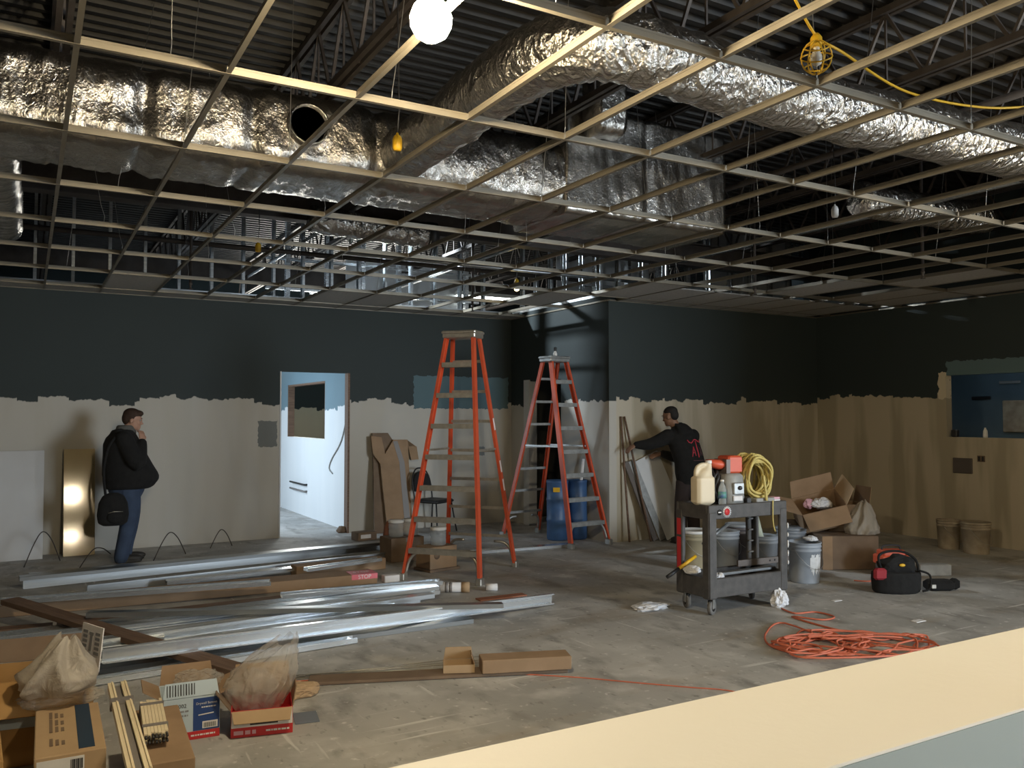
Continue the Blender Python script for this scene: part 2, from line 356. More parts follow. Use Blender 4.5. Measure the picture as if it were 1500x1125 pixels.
    def mesh(s, name, mats):
        me = bpy.data.meshes.new(name); me.from_pydata(s.v, [], s.f)
        me.polygons.foreach_set('use_smooth', s.sm)
        if not isinstance(mats, (list, tuple)): mats = [mats]
        for m in mats: me.materials.append(M[m] if isinstance(m, str) else m)
        me.polygons.foreach_set('material_index', s.mi); me.update(); return me
    def build(s, name, mats, parent=None, loc=None, rotz=0.0):
        o = bpy.data.objects.new(name, s.mesh(name, mats)); C.objects.link(o)
        if parent: o.parent = parent
        if loc is not None: o.location = loc
        if rotz: o.rotation_euler.z = rotz
        return o
def thing(name, label, cat, loc=(0, 0, 0), rotz=0.0, group=None):
    o = bpy.data.objects.new(name, None); o.empty_display_size = 0.1; C.objects.link(o)
    o.location = loc; o.rotation_euler.z = rotz; o['label'] = label; o['category'] = cat
    if group: o['group'] = group
    return o
def tag(o, label, cat, group=None):
    o['label'] = label; o['category'] = cat
    if group: o['group'] = group
    return o
def struct(o, label=None):
    o['kind'] = 'structure'
    if label: o['label'] = label
    return o
def obj(name, me, parent=None, loc=None, rot=None):
    o = bpy.data.objects.new(name, me); C.objects.link(o)
    if parent: o.parent = parent
    if loc is not None: o.location = loc
    if rot is not None: o.rotation_euler = rot
    return o
def text(name, body, size, m, parent, loc, rot, extrude=0.0004, spacing=1.0, sx=1.0):
    cu = bpy.data.curves.new(name, 'FONT'); cu.body = body; cu.size = size; cu.extrude = extrude; cu.align_x = 'CENTER'; cu.align_y = 'CENTER'; cu.space_character = spacing
    t = bpy.data.objects.new('tmp', cu); C.objects.link(t)
    dg = bpy.context.evaluated_depsgraph_get(); me = bpy.data.meshes.new_from_object(t.evaluated_get(dg))
    bpy.data.objects.remove(t); me.materials.clear(); me.materials.append(M[m])
    o = obj(name, me, parent, loc, rot); o.scale = (sx, 1, 1); return o
def remesh(o, vox=0.014, it=4):
    md = o.modifiers.new('Remesh', 'REMESH'); md.mode = 'VOXEL'; md.voxel_size = vox; md.use_smooth_shade = True
    if it: sm = o.modifiers.new('Smooth', 'SMOOTH'); sm.iterations = it; sm.factor = 0.5
    return o
def wob(p, s, seed=0.0): return noise.noise(Vector(p) * s + Vector((seed, seed * 1.7, seed * 0.3)))
def smoothpath(pts, k=6):
    P = [Vector(p) for p in pts]; out = []
    for i in range(len(P) - 1):
        a, b, c, d = P[max(i - 1, 0)], P[i], P[i + 1], P[min(i + 2, len(P) - 1)]
        for j in range(k):
            t = j / k; out.append(0.5 * ((2 * b) + (c - a) * t + (2 * a - 5 * b + 4 * c - d) * t * t + (3 * b - a - 3 * c + d) * t ** 3))
    out.append(P[-1]); return out
# ================================================================ STRUCTURE
YB, XJ, YR, XR, CH, DECK, WT = 11.64, 6.68, 9.04, 10.7, 3.20, 4.65, 0.12
YREAR, XL, YF, XE = 17.6, -6.0, -5.0, 13.4
TOP = 3.28
struct(MB().mm(XL - .2, XE + .2, YF - .2, YREAR + .2, -0.1, 0.0).build('floor', M['floor']), 'grey dusty concrete slab floor with pale stains')

m_w1 = wall_mat('paint_wall_back', 0, 1.86, 0.3, rects=[(5.0, 6.62, 1.78, 2.27, (0.085, 0.145, 0.17)), (2.72, 2.98, 1.25, 1.60, (0.16, 0.17, 0.165)), (6.05, 6.2, 1.05, 1.18, (0.2, 0.21, 0.21))], stripes=0.35, low=(0.47, 0.45, 0.41), mud=(0.43, 0.40, 0.34))
m_w2 = wall_mat('paint_wall_jog', 1, 1.86, 2.1, stripes=0.3, low=(0.50, 0.485, 0.45), mud=(0.44, 0.42, 0.37))
m_w3 = wall_mat('paint_wall_back_right', 0, 1.88, 5.0, stripes=0.85, low=(0.50, 0.455, 0.37), mud=(0.37, 0.33, 0.25))
m_w4 = wall_mat('paint_wall_right', 1, 1.95, 3.4, rects=[(6.90, 7.02, 1.9, 2.25, (0.60, 0.53, 0.40)), (4.0, 6.9, 2.17, 2.4, (0.10, 0.16, 0.18))], stripes=0.9, low=(0.50, 0.44, 0.34), mud=(0.36, 0.315, 0.23))
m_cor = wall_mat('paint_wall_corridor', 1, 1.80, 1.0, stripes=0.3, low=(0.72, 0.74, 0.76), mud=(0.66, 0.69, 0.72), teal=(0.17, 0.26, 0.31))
m_rear = wall_mat('paint_wall_rear', 0, 1.83, 8.0, stripes=0.3, low=(0.55, 0.50, 0.38))
m_plain = mat('plain_drywall', (0.55, 0.52, 0.47), 0.8, col2=(0.5, 0.47, 0.42), scale=2)
m_blue = mat('slate_blue_paint', (0.10, 0.15, 0.19), 0.75, col2=(0.085, 0.13, 0.165), scale=2)
DX0, DX1, DZ = 3.01, 4.01, 2.28
b = MB(); b.mm(XL, DX0, YB, YB + WT, 0, TOP); b.mm(DX1, XJ, YB, YB + WT, 0, TOP); b.mm(DX0, DX1, YB, YB + WT, DZ, TOP)
wall_b = struct(b.build('wall_back_left', m_w1), 'long back wall, teal paint above bare drywall, with open doorway')
JY0, JY1, JZ = 10.2, 11.12, 2.2
b = MB(); b.mm(XJ, XJ + WT, YR, JY0, 0, TOP); b.mm(XJ, XJ + WT, JY1, YB + WT, 0, TOP); b.mm(XJ, XJ + WT, JY0, JY1, JZ, TOP)
wall_j = struct(b.build('wall_jog', m_w2), 'short return wall behind the ladders with dark doorway')
wall_r = struct(MB().mm(XJ + WT, XR, YR, YR + WT, 0, TOP).build('wall_back_right', m_w3), 'back wall right of the corner, half painted teal')
PY0, PY1, PZ0, PZ1 = 4.7, 6.91, 1.385, 2.21
b = MB()
b.mm(XR, XR + WT, PY1, YR + WT, 0, DECK); b.mm(XR, XR + WT, PY0, PY1, 0, PZ0); b.mm(XR, XR + WT, PY0, PY1, PZ1, DECK); b.mm(XR, XR + WT, YF, PY0, 0, DECK)
struct(b.build('wall_right', m_w4), 'right wall with wide pass-through opening above a ledge')
struct(MB().mm(XR, XE, YR + WT, YR + 2 * WT, 0, DECK).build('wall_kitchen_back', m_blue))
struct(MB().mm(XE, XE + WT, YF, YREAR, 0, DECK).build('wall_kitchen_far', m_blue), 'slate blue wall seen through the pass-through')
struct(MB().mm(XR + WT, XE, PY0 - 1.2, PY0 - 1.08, 0, DECK).build('wall_kitchen_front', m_blue))
struct(MB().mm(XL - WT, XL, YF, YREAR, 0, DECK).build('wall_left', m_plain))
struct(MB().mm(XL, XE, YREAR, YREAR + WT, 0, DECK).build('wall_rear', m_rear))
# wall behind the camera with its storefront window
WX0, WX1, WZ0, WZ1 = 7.2, 10.0, 0.3, 3.7
b = MB(); b.mm(XL, WX0, YF - WT, YF, 0, DECK); b.mm(WX1, XE, YF - WT, YF, 0, DECK); b.mm(WX0, WX1, YF - WT, YF, 0, WZ0); b.mm(WX0, WX1, YF - WT, YF, WZ1, DECK)
struct(b.build('wall_front', m_plain))
win = struct(thing('window_1', 'storefront window behind the camera', 'window', (WX0, YF - 0.06, WZ0))); del win['category']
for k in range(4):
    MB().mm(k * (WX1 - WX0) / 3 - .025, k * (WX1 - WX0) / 3 + .025, -.03, .03, 0, WZ1 - WZ0).build('mullion', 'alu', win)
    if k < 3: MB().mm(k * (WX1 - WX0) / 3 + .03, (k + 1) * (WX1 - WX0) / 3 - .03, -.004, .004, .02, WZ1 - WZ0 - .02).build('pane', 'pane', win)
struct(MB().mm(8.15, XR, 0.5, 0.62, 0, DECK).build('daylight_blocker_wall', m_plain))  # unseen wall, added to block daylight from the right side
# corridor behind the doorway
CX = 4.06; OY0, OY1, OZ0, OZ1 = 12.96, 15.15, 1.30, 2.22
b = MB(); b.mm(CX, CX + WT, YB + WT, OY0, 0, TOP); b.mm(CX, CX + WT, OY1, YREAR, 0, TOP); b.mm(CX, CX + WT, OY0, OY1, 0, OZ0); b.mm(CX, CX + WT, OY0, OY1, OZ1, TOP)
cor = struct(b.build('wall_corridor', m_cor), 'brightly lit white corridor wall with unglazed window opening')
b = MB(); b.mm(CX + .004, CX + WT - .004, OY1 - .03, OY1, OZ0, OZ1); b.mm(CX + .004, CX + WT - .004, OY0, OY0 + .03, OZ0, OZ1); b.mm(CX + .004, CX + WT - .004, OY0, OY1, OZ1 - .03, OZ1)
b.build('window_frame', 'wood', cor)
struct(MB().mm(0.3, 0.3 + WT, YB + WT, YREAR, 0, TOP).build('wall_corridor_left', m_plain))
struct(MB().mm(XJ + WT, XJ + 2 * WT + 1.6, YB + .3, YB + .3 + WT, 0, TOP).build('wall_closet', M['doordark']))  # closet walls coloured dark so the unlit room reads dark
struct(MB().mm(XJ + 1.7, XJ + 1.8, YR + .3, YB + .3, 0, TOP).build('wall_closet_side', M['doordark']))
# door trim: doorway jamb strips
b = MB(); b.mm(DX1 - .03, DX1 - .002, YB - .012, YB + WT + .01, 0, DZ); 
struct(b.build('trim_1', 'wood'), 'raw timber jamb on right side of the lit doorway')
struct(MB().mm(DX0 + .002, DX0 + .02, YB - .008, YB + WT, 0, DZ).build('trim_2', 'board'))
b = MB(); b.mm(XJ - .02, XJ + WT, JY1 - .06, JY1 + .1, 0, JZ + .02)
struct(b.build('trim_3', 'board'), 'white door casing of the dark doorway behind the ladder')
# things on / in walls
def cover(name, label, cat, c, d, m): return tag(MB().bbox(c, d, 0.004).build(name, m), label, cat)
p = gx(1411, 682, XR); cover('electrical_panel_cover', 'grey square electrical cover on wall under the pass-through ledge', 'electrical box', (XR - .012, p.y, p.z), (.024, .26, .2), 'gunmetal')
p = gx(1438, 672, XR); t = thing('outlet_box', 'small open electrical outlet box beside grey cover on right wall', 'outlet', (XR - .008, p.y, p.z))
MB().mm(-.006, .0, -.05, .05, -.04, .04).build('plate', 'card_dk', t)
for s in (-1, 1): MB().mm(-.012, -.006, s * .025 - .012, s * .025 + .012, -.03, .03).build('socket', 'black', t)
p = gx(1400, 636, XR + .06); tag(MB().bbox((XR + .05, p.y, PZ0 + .05), (.07, .08, .1), .01).build('black_cup', 'black'), 'small black container standing on the pass-through ledge', 'container')
p = gx(1444, 636, XR + .06); tag(MB().lathe([(.028, 0), (.03, .03), (.026, .09), (.012, .115), (.012, .13)], 14, (XR + .05, p.y, PZ0)).build('white_bottle', 'white'), 'small white bottle standing on the pass-through ledge', 'bottle')
p = gx(1487, 608, XE); tag(MB().bbox((XE - .02, p.y, p.z - .02), (.03, .36, .5), .012).build('paper_sheet', 'bucket_dusty'), 'pale sheet taped on blue wall beyond pass-through', 'sheet')
p = gx(1438, 583, XE); tag(MB().bbox((XE - .015, p.y, p.z), (.02, .32, .05), .008).build('wall_bracket', 'black'), 'dark bracket on blue wall beyond pass-through', 'bracket')
p = gx(1480, 560, XE); tag(MB().bbox((XE - .015, p.y, p.z), (.02, .34, .045), .008).build('wall_strip', 'toolgrey'), 'grey strip fixed high on blue wall beyond pass-through', 'strip')
t = thing('strip_light', 'unseen strip light added to light the kitchen behind right wall', 'light', (12.0, 6.9, 3.1))  # unseen lamp, added to brighten the blue wall beyond the pass-through
MB().mm(-.06, .06, -.6, .6, 0, .06).build('housing', 'white', t); MB().tube([(0, -.56, -.02), (0, .56, -.02)], .018, 8).build('tube', 'filltube', t)

P_ = [gx(a_, b_, CX - .012) for a_, b_ in ((511, 556), (509, 600), (500, 645), (486, 672), (482, 686), (487, 694))]
tag(MB().tube(smoothpath(P_, 5), .009, 6).build('hanging_wire', 'toolgrey'), 'grey wire hanging down the lit corridor wall', 'wire')
a_ = gx(429, 705, CX); c_ = gx(450, 706, CX); t = thing('pipe_stub', 'black pipe stubs sticking out of the lit corridor wall', 'pipe', tuple(a_))
for dz_ in (0, -.11):
    MB().tube([(-.05, 0, dz_), (-.05, c_.y - a_.y, dz_), (0, c_.y - a_.y, dz_)], .016, 8).build('pipe', 'black' if dz_ == 0 else 'tape', t)
# stud framing above the walls (steel studs up to the deck)
def studwall(par, pts, zt=DECK - .02):
    me = None
    for (x, y) in pts:
        if me is None:
            me = MB().prof((0, 0, TOP), (0, 0, zt), [(-.018, -.045), (.018, -.045), (.018, -.042), (-.015, -.042), (-.015, .042), (.018, .042), (.018, .045), (-.018, .045)], up=(0, 1, 0)).mesh('stud', 'galv2')
        obj('stud', me, par, (x, y, 0))
studwall(wall_b, [(-2 + .41 * k, YB + .06) for k in range(21)])
studwall(wall_r, [(XJ + .2 + .41 * k, YR + .06) for k in range(9)])
studwall(wall_j, [(XJ + .06, YR + .3 + .41 * k) for k in range(6)])
for par, a, c in ((wall_b, (-2.2, YB + .06), (XJ, YB + .06)), (wall_r, (XJ, YR + .06), (XR, YR + .06)), (wall_j, (XJ + .06, YR), (XJ + .06, YB))):
    MB().beam((*a, TOP + .02), (*c, TOP + .02), .1, .04).build('top_track', 'galv2', par)

# half wall in the foreground
HT = 1.31
b = MB(); b.mm(-3.0, 4.5, 0.584, 0.803, 0, HT - .004)
hw = struct(b.build('wall_half', mat('blue_grey_half_wall', (0.36, 0.42, 0.43), 0.7, col2=(0.34, 0.40, 0.41), scale=3)), 'half wall in front of the camera, cream cap and blue-grey side')
MB().bbox((0.75, .6935, HT - .002), (7.5, .219, .004), .001).build('cap', mat('cream_cap', (0.88, 0.86, 0.80), 0.55, col2=(0.86, 0.83, 0.76), scale=2, bump=0.05, bscale=60), hw)

# roof deck and joists
b = MB(); vs = []; per = .15; n = int((YREAR - YF) / per)
for i in range(n + 1):
    y = YF + i * per
    for dy, z in ((0, 0), (.055, 0), (.075, .04), (.13, .04)):
        vs += [(XL, y + dy, DECK + z), (XE, y + dy, DECK + z)]
b.add(vs, [(2 * i, 2 * i + 1, 2 * i + 3, 2 * i + 2) for i in range(len(vs) // 2 - 1)])
b.mm(XL, XE, YF, YREAR, DECK + .05, DECK + .1)
deck = struct(b.build('roof_deck', 'deck'), 'dark corrugated steel roof deck above the open ceiling grid')
b = MB(); y0, y1, zb, zt = YF, YREAR, 4.06, DECK - .03
for s in (-.03, .03): b.beam((s, y0, zb), (s, y1, zb), .035, .045); b.beam((s, y0, zt), (s, y1, zt), .035, .05)
k = 0; y = y0 + .2
while y < y1 - .6:
    b.beam((0, y, zb), (0, y + .3, zt), .022, .022); b.beam((0, y + .3, zt), (0, y + .6, zb), .022, .022); b.beam((0, y + .3, zb), (0, y + .3, zt), .014, .014); y += .6
jm = b.mesh('bar_joist', 'joist')
for k in range(10): obj('bar_joist', jm, deck, (-5.1 + 1.75 * k, 0, 0))
for y in (2.0, 8.75, 13.2):
    b = MB(); b.beam((XL, y, 4.02), (XE, y, 4.02), .16, .014); b.beam((XL, y, 3.72), (XE, y, 3.72), .16, .014); b.beam((XL, y, 3.87), (XE, y, 3.87), .012, .29)
    if y > 3: b.build('girder', 'joist', deck)
for (pa, pb, r_) in [((-3, 7.6, 3.95), (9.6, 7.6, 3.95), .03), ((2.9, 6.9, 3.8), (2.9, 13.5, 3.8), .02), ((5.2, 5.9, 3.75), (5.2, 14.5, 3.75), .022), ((-1, 10.4, 3.7), (7.5, 10.4, 3.7), .03), ((6.2, 2.4, 4.0), (6.2, 9.5, 4.0), .03), ((3.2, 9.6, 3.6), (9.8, 9.6, 3.6), .025), ((7.6, 1.5, 3.75), (7.6, 8.8, 3.75), .025)]:
    MB().tube([pa, pb], r_, 10).build('conduit', 'galv2' if r_ < .03 else 'joist', deck)
# drywall remnants and framing in the plenum over the back rooms
for (x0, x1, y, z0, z1) in [(4.4, 6.4, 13.0, 3.5, 4.3), (7.0, 8.8, 10.8, 3.5, 4.4), (8.8, 10.6, 9.5, 3.45, 4.6)]:
    MB().mm(x0, x1, y, y + .015, z0, z1).build('drywall_sheet', 'board', deck)
for (x, y) in [(3.3, 12.4), (3.9, 12.4), (4.5, 12.5), (5.1, 12.5), (5.7, 12.5), (6.3, 12.5), (7.3, 10.2), (7.9, 10.2), (8.5, 10.2)]:
    MB().mm(x - .03, x + .03, y - .045, y + .045, 3.2, DECK).build('framing_stud', 'galv', deck)
for (a, c) in [((3.0, 12.45, 3.55), (6.5, 12.45, 3.55)), ((3.0, 12.45, 4.0), (6.5, 12.45, 4.0)), ((6.9, 10.2, 3.6), (9.2, 10.2, 3.6)), ((4.4, 10.6, 3.55), (6.6, 10.6, 3.55))]:
    MB().beam(a, c, .09, .035).build('framing_track', 'galv', deck)

# suspended ceiling grid
ceil = struct(thing('ceiling', 'open suspended ceiling grid of pale metal tees, mostly without tiles', 'ceiling')); del ceil['category']
TEEP = [(-.012, 0), (.012, 0), (.012, .002), (.0015, .002), (.0015, .03), (.0035, .03), (.0035, .040), (-.0035, .040), (-.0035, .03), (-.0015, .03), (-.0015, .002), (-.012, .002)]
GX0, GDX, GY0, GDY = .15, .605, 2.66, 1.22
cross = MB().prof((0, .013, 0), (0, GDY - .013, 0), TEEP).mesh('cross_tee', 'tee')
SEG = GDX * 6
maint = MB().prof((.0, 0, -.001), (SEG - .002, 0, -.001), TEEP).mesh('main_tee', 'tee')
rows = [GY0 + GDY * k for k in range(-2, 8)]
def xmax_at(y): return XJ if y > YR else XR
for y in rows:
    xm = xmax_at(y); x = GX0 - SEG * 2 + (GDX * 2 if int(round((y - GY0) / GDY)) % 2 else 0)
    while x < xm - .05:
        ln = min(SEG, xm - .01 - x)
        o = obj('main_tee', maint, ceil, (x, y, CH)); o.scale = (ln / SEG, 1, 1); x += SEG
for i in range(-8, 18):
    x = GX0 + GDX * i
    for y in rows:
        y1 = y + GDY
        if x > XR - .05: continue
        lim = YB if x < XJ else YR
        if y1 <= lim + .02: o = obj('cross_tee', cross, ceil, (x, y, CH))
        elif y < lim - .05:
            o = obj('cross_tee', cross, ceil, (x, y, CH)); o.scale = (1, (lim - y) / GDY, 1)
ANG = [(0, 0), (.022, 0), (.022, .002), (.002, .002), (.002, .022), (0, .022)]
for a, c in (((XL, YB - .001), (XJ, YB - .001)), ((XJ - .001, YB), (XJ - .001, YR)), ((XJ, YR - .001), (XR, YR - .001)), ((XR - .001, YR), (XR - .001, 0))):
    MB().beam((*a, CH + .008), (*c, CH + .008), .03, .02).build('wall_angle', 'tee', ceil)
tile_m = MB().bbox((0, 0, .008), (GDX - .012, GDY - .012, .014), .003).mesh('ceiling_tile', 'tile')
def tile(x, y, sy=1.0, dz=.004, rx=0, rz=0): o = obj('ceiling_tile', tile_m, ceil, (x, y, CH + dz), (rx, 0, rz)); o.scale = (1, sy, 1); return o
for i in range(-6, 11):                                   # cut border tiles along the back wall
    cx = GX0 + GDX * (i + .5)
    if cx < XJ: tile(cx, (rows[-1] + YB) / 2, (YB - rows[-1] - .02) / GDY)
for i, j in [(1, 6), (5, 6), (6, 6), (9, 5), (10, 4)]: tile(GX0 + GDX * (i + .5), GY0 + GDY * (j + .5), 1, .006 + .002 * (i % 3))
for i in range(11, 18):
    cx = GX0 + GDX * (i + .5)
    if cx + .3 > XR: continue
    tile(cx, (7.54 + YR + .22) / 2 + .02, (YR - 7.54 - .24) / GDY * .99)
    for j in (0, 1, 2, 3):
        if (i >= 13 + (3 - j) * .9) and (i, j) not in ((14, 3), (15, 2)): tile(cx, GY0 + GDY * (j + .5))
# hanger wires
rnd = random.Random(3)
for y in rows[1:-1]:
    for k in range(0, 8):
        x = GX0 + GDX * 2 * k + GDX * rnd.choice((0, .3, .6, 1)); 
        if x > xmax_at(y) - .1: continue
        a = Vector((x, y, CH + .035)); e = Vector((x + rnd.uniform(-.25, .25), y + rnd.uniform(-.2, .2), DECK))
        MB().tube([a, a + Vector((.004, 0, .05)), a + (e - a) * .1, e], .0022, 5).build('hanger_wire', 'wire', ceil)

# ================================================================ CEILING THINGS
def rr_ring(x, y0, y1, z0, z1, r_, n=6):
    out = []
    for cy, cz, a0 in ((y1 - r_, z1 - r_, 0), (y0 + r_, z1 - r_, 90), (y0 + r_, z0 + r_, 180), (y1 - r_, z0 + r_, 270)):
        for k in range(n + 1): a = R(a0 + 90 * k / n); out.append(Vector((x, cy + r_ * math.cos(a), cz + r_ * math.sin(a))))
    return out
def subdiv_ring(r_, m=3):
    o = []
    for i in range(len(r_)):
        a, b_ = r_[i], r_[(i + 1) % len(r_)]
        k = max(1, int((b_ - a).length / .06))
        for j in range(k): o.append(a + (b_ - a) * (j / k))
    return o
def duct_mesh(x0, x1, y0, y1, z0, z1, r_, step=.03, amp=.022, seed=0, cinch=()):
    n = int((x1 - x0) / step); base = subdiv_ring(rr_ring(0, y0, y1, z0, z1, r_)); m = len(base); c = Vector((0, (y0 + y1) / 2, (z0 + z1) / 2)); vs = []
    for i in range(n + 1):
        x = x0 + (x1 - x0) * i / n; sq = 0
        for cpos, cw, ca in cinch: sq += ca * math.exp(-((x - cpos) / cw) ** 2)
        for p in base:
            q = Vector((x, p.y, p.z)); d = (p - c).normalized()
            k = amp * (.7 * wob((q.x * 1.2, q.y * 2, q.z * 2), 2.2, seed) + .75 * abs(wob((q.x * 2.0, q.y, q.z), 6.5, seed + 3)) + .5 * abs(wob((q.x * 2.2, q.y, q.z), 13, seed + 9))) - sq
            q += d * k; vs.append(q)
    fs = [(i * m + j, (i + 1) * m + j, (i + 1) * m + (j + 1) % m, i * m + (j + 1) % m) for i in range(n) for j in range(m)]
    fs += [tuple(range(m)), tuple(n * m + j for j in range(m - 1, -1, -1))]
    return MB().add(vs, fs, True)
tr = thing('trunk_duct', 'large foil-wrapped trunk duct running across behind the ceiling grid', 'duct', (1.0, 6.2, 3.4))
def tp(o): o.parent = tr; o.location = -tr.location; return o
tp(duct_mesh(-5.9, 3.86, 5.8, 6.62, 3.38, 3.95, .16, amp=.034, seed=1, cinch=((-.35, .05, .05), (.62, .05, .05), (1.3, .04, .03), (2.2, .05, .04))).build('body', 'foil'))
tp(duct_mesh(3.84, 5.62, 5.78, 6.66, 3.36, 4.28, .05, amp=.02, seed=5, cinch=((4.7, .03, .02),)).build('end_section', 'foil_sm'))
cl = tp(MB().lathe([(.165, -.02), (.15, .03), (.145, .09), (.13, .09), (.13, -.02)], 28, (1.67, 5.82, 3.70), Matrix.Rotation(R(90), 3, 'X')).build('collar', 'foil'))
o = MB().lathe([(.0, .0), (.131, .0)], 28, (0, 0, 0), Matrix.Rotation(R(90), 3, 'X')).build('collar_shade_disc', 'doordark', tr); o.location = Vector((1.67, 5.775, 3.70)) - tr.location  # solid dark disc painted for the shade inside the collar
b = duct_mesh(-.13, .13, -.13, .13, 0, .62, .1, amp=.02, seed=8)
ri = b.build('riser', 'foil', tr); ri.location = Vector((4.12, 5.62, 3.98)) - tr.location
tag(duct_mesh(-1.6, 1.6, -.36, .36, 3.42, 3.9, .12, amp=.025, seed=12).build('branch_duct', 'foil', None, (-.45, 8.3, 0), R(90)), 'foil-wrapped branch duct at far left behind the trunk duct', 'duct')

def flex(name, label, pts, r_, amp=.014, seed=0, k=14, mname='flexfoil', cap=None, n=28):
    P = smoothpath(pts, k); vs = []; fs = []; m = len(P); prev = None
    for i, p in enumerate(P):
        t = (P[min(i + 1, m - 1)] - P[max(i - 1, 0)]).normalized()
        u = t.cross(Vector((0, 0, 1))).normalized() if prev is None else (prev - t * prev.dot(t)).normalized()
        prev = u; v = t.cross(u)
        for j in range(n):
            a = 2 * math.pi * j / n; d = u * math.cos(a) + v * math.sin(a)
            q = p + d * r_; rr = r_ + amp * (wob(q, 6, seed) + .7 * wob((q.x, q.y, q.z), 14, seed + 4)) + .006 * math.sin(i * 1.9)
            vs.append(p + d * rr)
    fs = [(i * n + j, i * n + (j + 1) % n, (i + 1) * n + (j + 1) % n, (i + 1) * n + j) for i in range(m - 1) for j in range(n)]
    fs += [tuple(range(n - 1, -1, -1)), tuple((m - 1) * n + j for j in range(n))]
    t_ = thing(name, label, 'duct', tuple(P[0])); o_ = MB().add(vs, fs, True).build('foil_sleeve', mname, t_); o_.location = -P[0]
    if cap:
        d = (P[-1] - P[-2]).normalized(); o_ = MB().tube([P[-1] - d * .02, P[-1] + d * .09], r_ * 1.04, 24).build('end_collar', cap, t_); o_.location = -P[0]
    return t_
flex('flexible_duct', 'long silver flexible duct bending from trunk duct towards the right', [(2.40, 5.95, 3.62), (2.42, 5.2, 3.64), (2.42, 4.5, 3.66), (2.44, 4.0, 3.67), (2.56, 3.70, 3.66), (2.85, 3.58, 3.65), (3.3, 3.58, 3.63), (4.3, 3.56, 3.6), (5.6, 3.5, 3.6), (7.2, 3.45, 3.62), (8.6, 3.4, 3.65)], .19, amp=.016, k=12)
flex('flexible_duct', 'short silver flexible duct with black end collar in the rear plenum', [(2.45, 8.35, 3.66), (2.9, 8.35, 3.64), (3.4, 8.32, 3.62), (3.72, 8.3, 3.62)], .135, amp=.012, seed=4, k=10, cap='black')
flex('flexible_duct', 'dull flexible duct beyond right end of the long silver duct', [(6.9, 5.3, 3.75), (7.6, 5.2, 3.72), (8.6, 5.1, 3.72)], .16, amp=.012, seed=6, k=10)

# string lights
def socket(name, label, p, top, m='yellow', bulb=None):
    t = thing(name, label, 'lamp', tuple(p))
    MB().lathe([(.0, -.035), (.022, -.035), (.028, -.02), (.028, .03), (.02, .05), (.008, .058), (.006, .07)], 16).build('socket', m, t)
    if top: MB().tube([(0, 0, .06), (.01, 0, .2), (0, .02, top)], .004, 6).build('cord', 'black', t)
    return t
p = gz(582, 212, 3.24); socket('lamp_socket', 'yellow lamp socket hanging in front of foil trunk duct', p, 1.2)
p = gz(378, 364, 3.26); socket('lamp_socket', 'yellow lamp socket hanging near the back wall tiles', p, 1.2)
p = gz(1223, 312, 3.28); socket('lamp_socket', 'small white lamp socket dangling from cord right of centre', p, .9, 'white')
p = gz(757, 415, 3.42); t = socket('lamp_socket', 'small lit yellow bulb deep in the rear plenum', p, 1.0); MB().ball((0, 0, -.07), .035, 12).build('bulb', 'smallbulb', t)
# the lit work lamps; the last is added to brighten the half-wall cap
for lab, BP, bm_ in (('glowing bare bulb hanging at the ceiling grid near top centre', Vector((1.265, 2.80, 3.12)), 'bulb'), ('glowing bare bulb of the string lights farther right, beyond the frame', Vector((6.9, 1.9, 3.13)), 'bulb2'), ('unseen bare bulb behind the half wall, added to brighten its cap', Vector((1.6, -1.1, 3.13)), 'bulb3')):
    t = thing('work_lamp', lab, 'lamp', tuple(BP), group='lit string-light bulbs')
    MB().lathe([(0, -.08), (.03, -.074), (.058, -.055), (.076, -.02), (.078, .012), (.064, .05), (.04, .076), (.03, .095), (.0, .097)], 24).build('bulb', bm_, t)
    MB().lathe([(.034, .09), (.036, .1), (.036, .16), (.02, .185), (.008, .19), (.0, .19)], 16).build('socket', 'yellow', t)
    MB().tube([(0, 0, .18), (.01, .0, .5), (0, .0, DECK - BP.z)], .005, 6).build('cord', 'yellow', t)
# unlit cage lamp
cp = gz(1196, 84, 3.3); t = thing('cage_lamp', 'unlit yellow cage lamp resting on the ceiling grid at upper right', 'lamp', tuple(cp))
b = MB(); rc = .066
for k in range(6):
    a = R(60 * k); b.tube([(rc * math.sin(q) * math.cos(a), rc * math.sin(q) * math.sin(a), -rc * 1.15 * math.cos(q)) for q in [R(8 + 16.4 * j) for j in range(11)]], .0035, 6)
for z, r_ in ((-.045, .053), (0, .068), (.045, .053)): b.tube([(r_ * math.cos(R(15 * j)), r_ * math.sin(R(15 * j)), z) for j in range(24)], .0035, 6, True)
c_ = b.build('cage', 'yellow', t); c_.rotation_euler = (R(25), R(-30), 0)
MB().lathe([(.0, -.045), (.022, -.03), (.026, 0), (.014, .035), (.014, .05)], 14).build('bulb', 'bulboff', t)
MB().lathe([(.024, .045), (.026, .06), (.026, .09), (.012, .11), (0, .11)], 14).build('socket', 'yellow', t)
q1 = gz(1160, -10, 3.5); q2 = gz(1330, 135, 3.35); q3 = gz(1450, 158, 3.4); q4 = gz(1560, 150, 3.45)
cab = MB().tube(smoothpath([q1, cp + Vector((0, 0, .1)), cp + Vector((.15, -.02, .05)), q2, q3, q4], 8), .0065, 8).build('lamp_cable', 'yellow')
tag(cab, 'yellow string-light cable running from cage lamp to the right', 'cable')
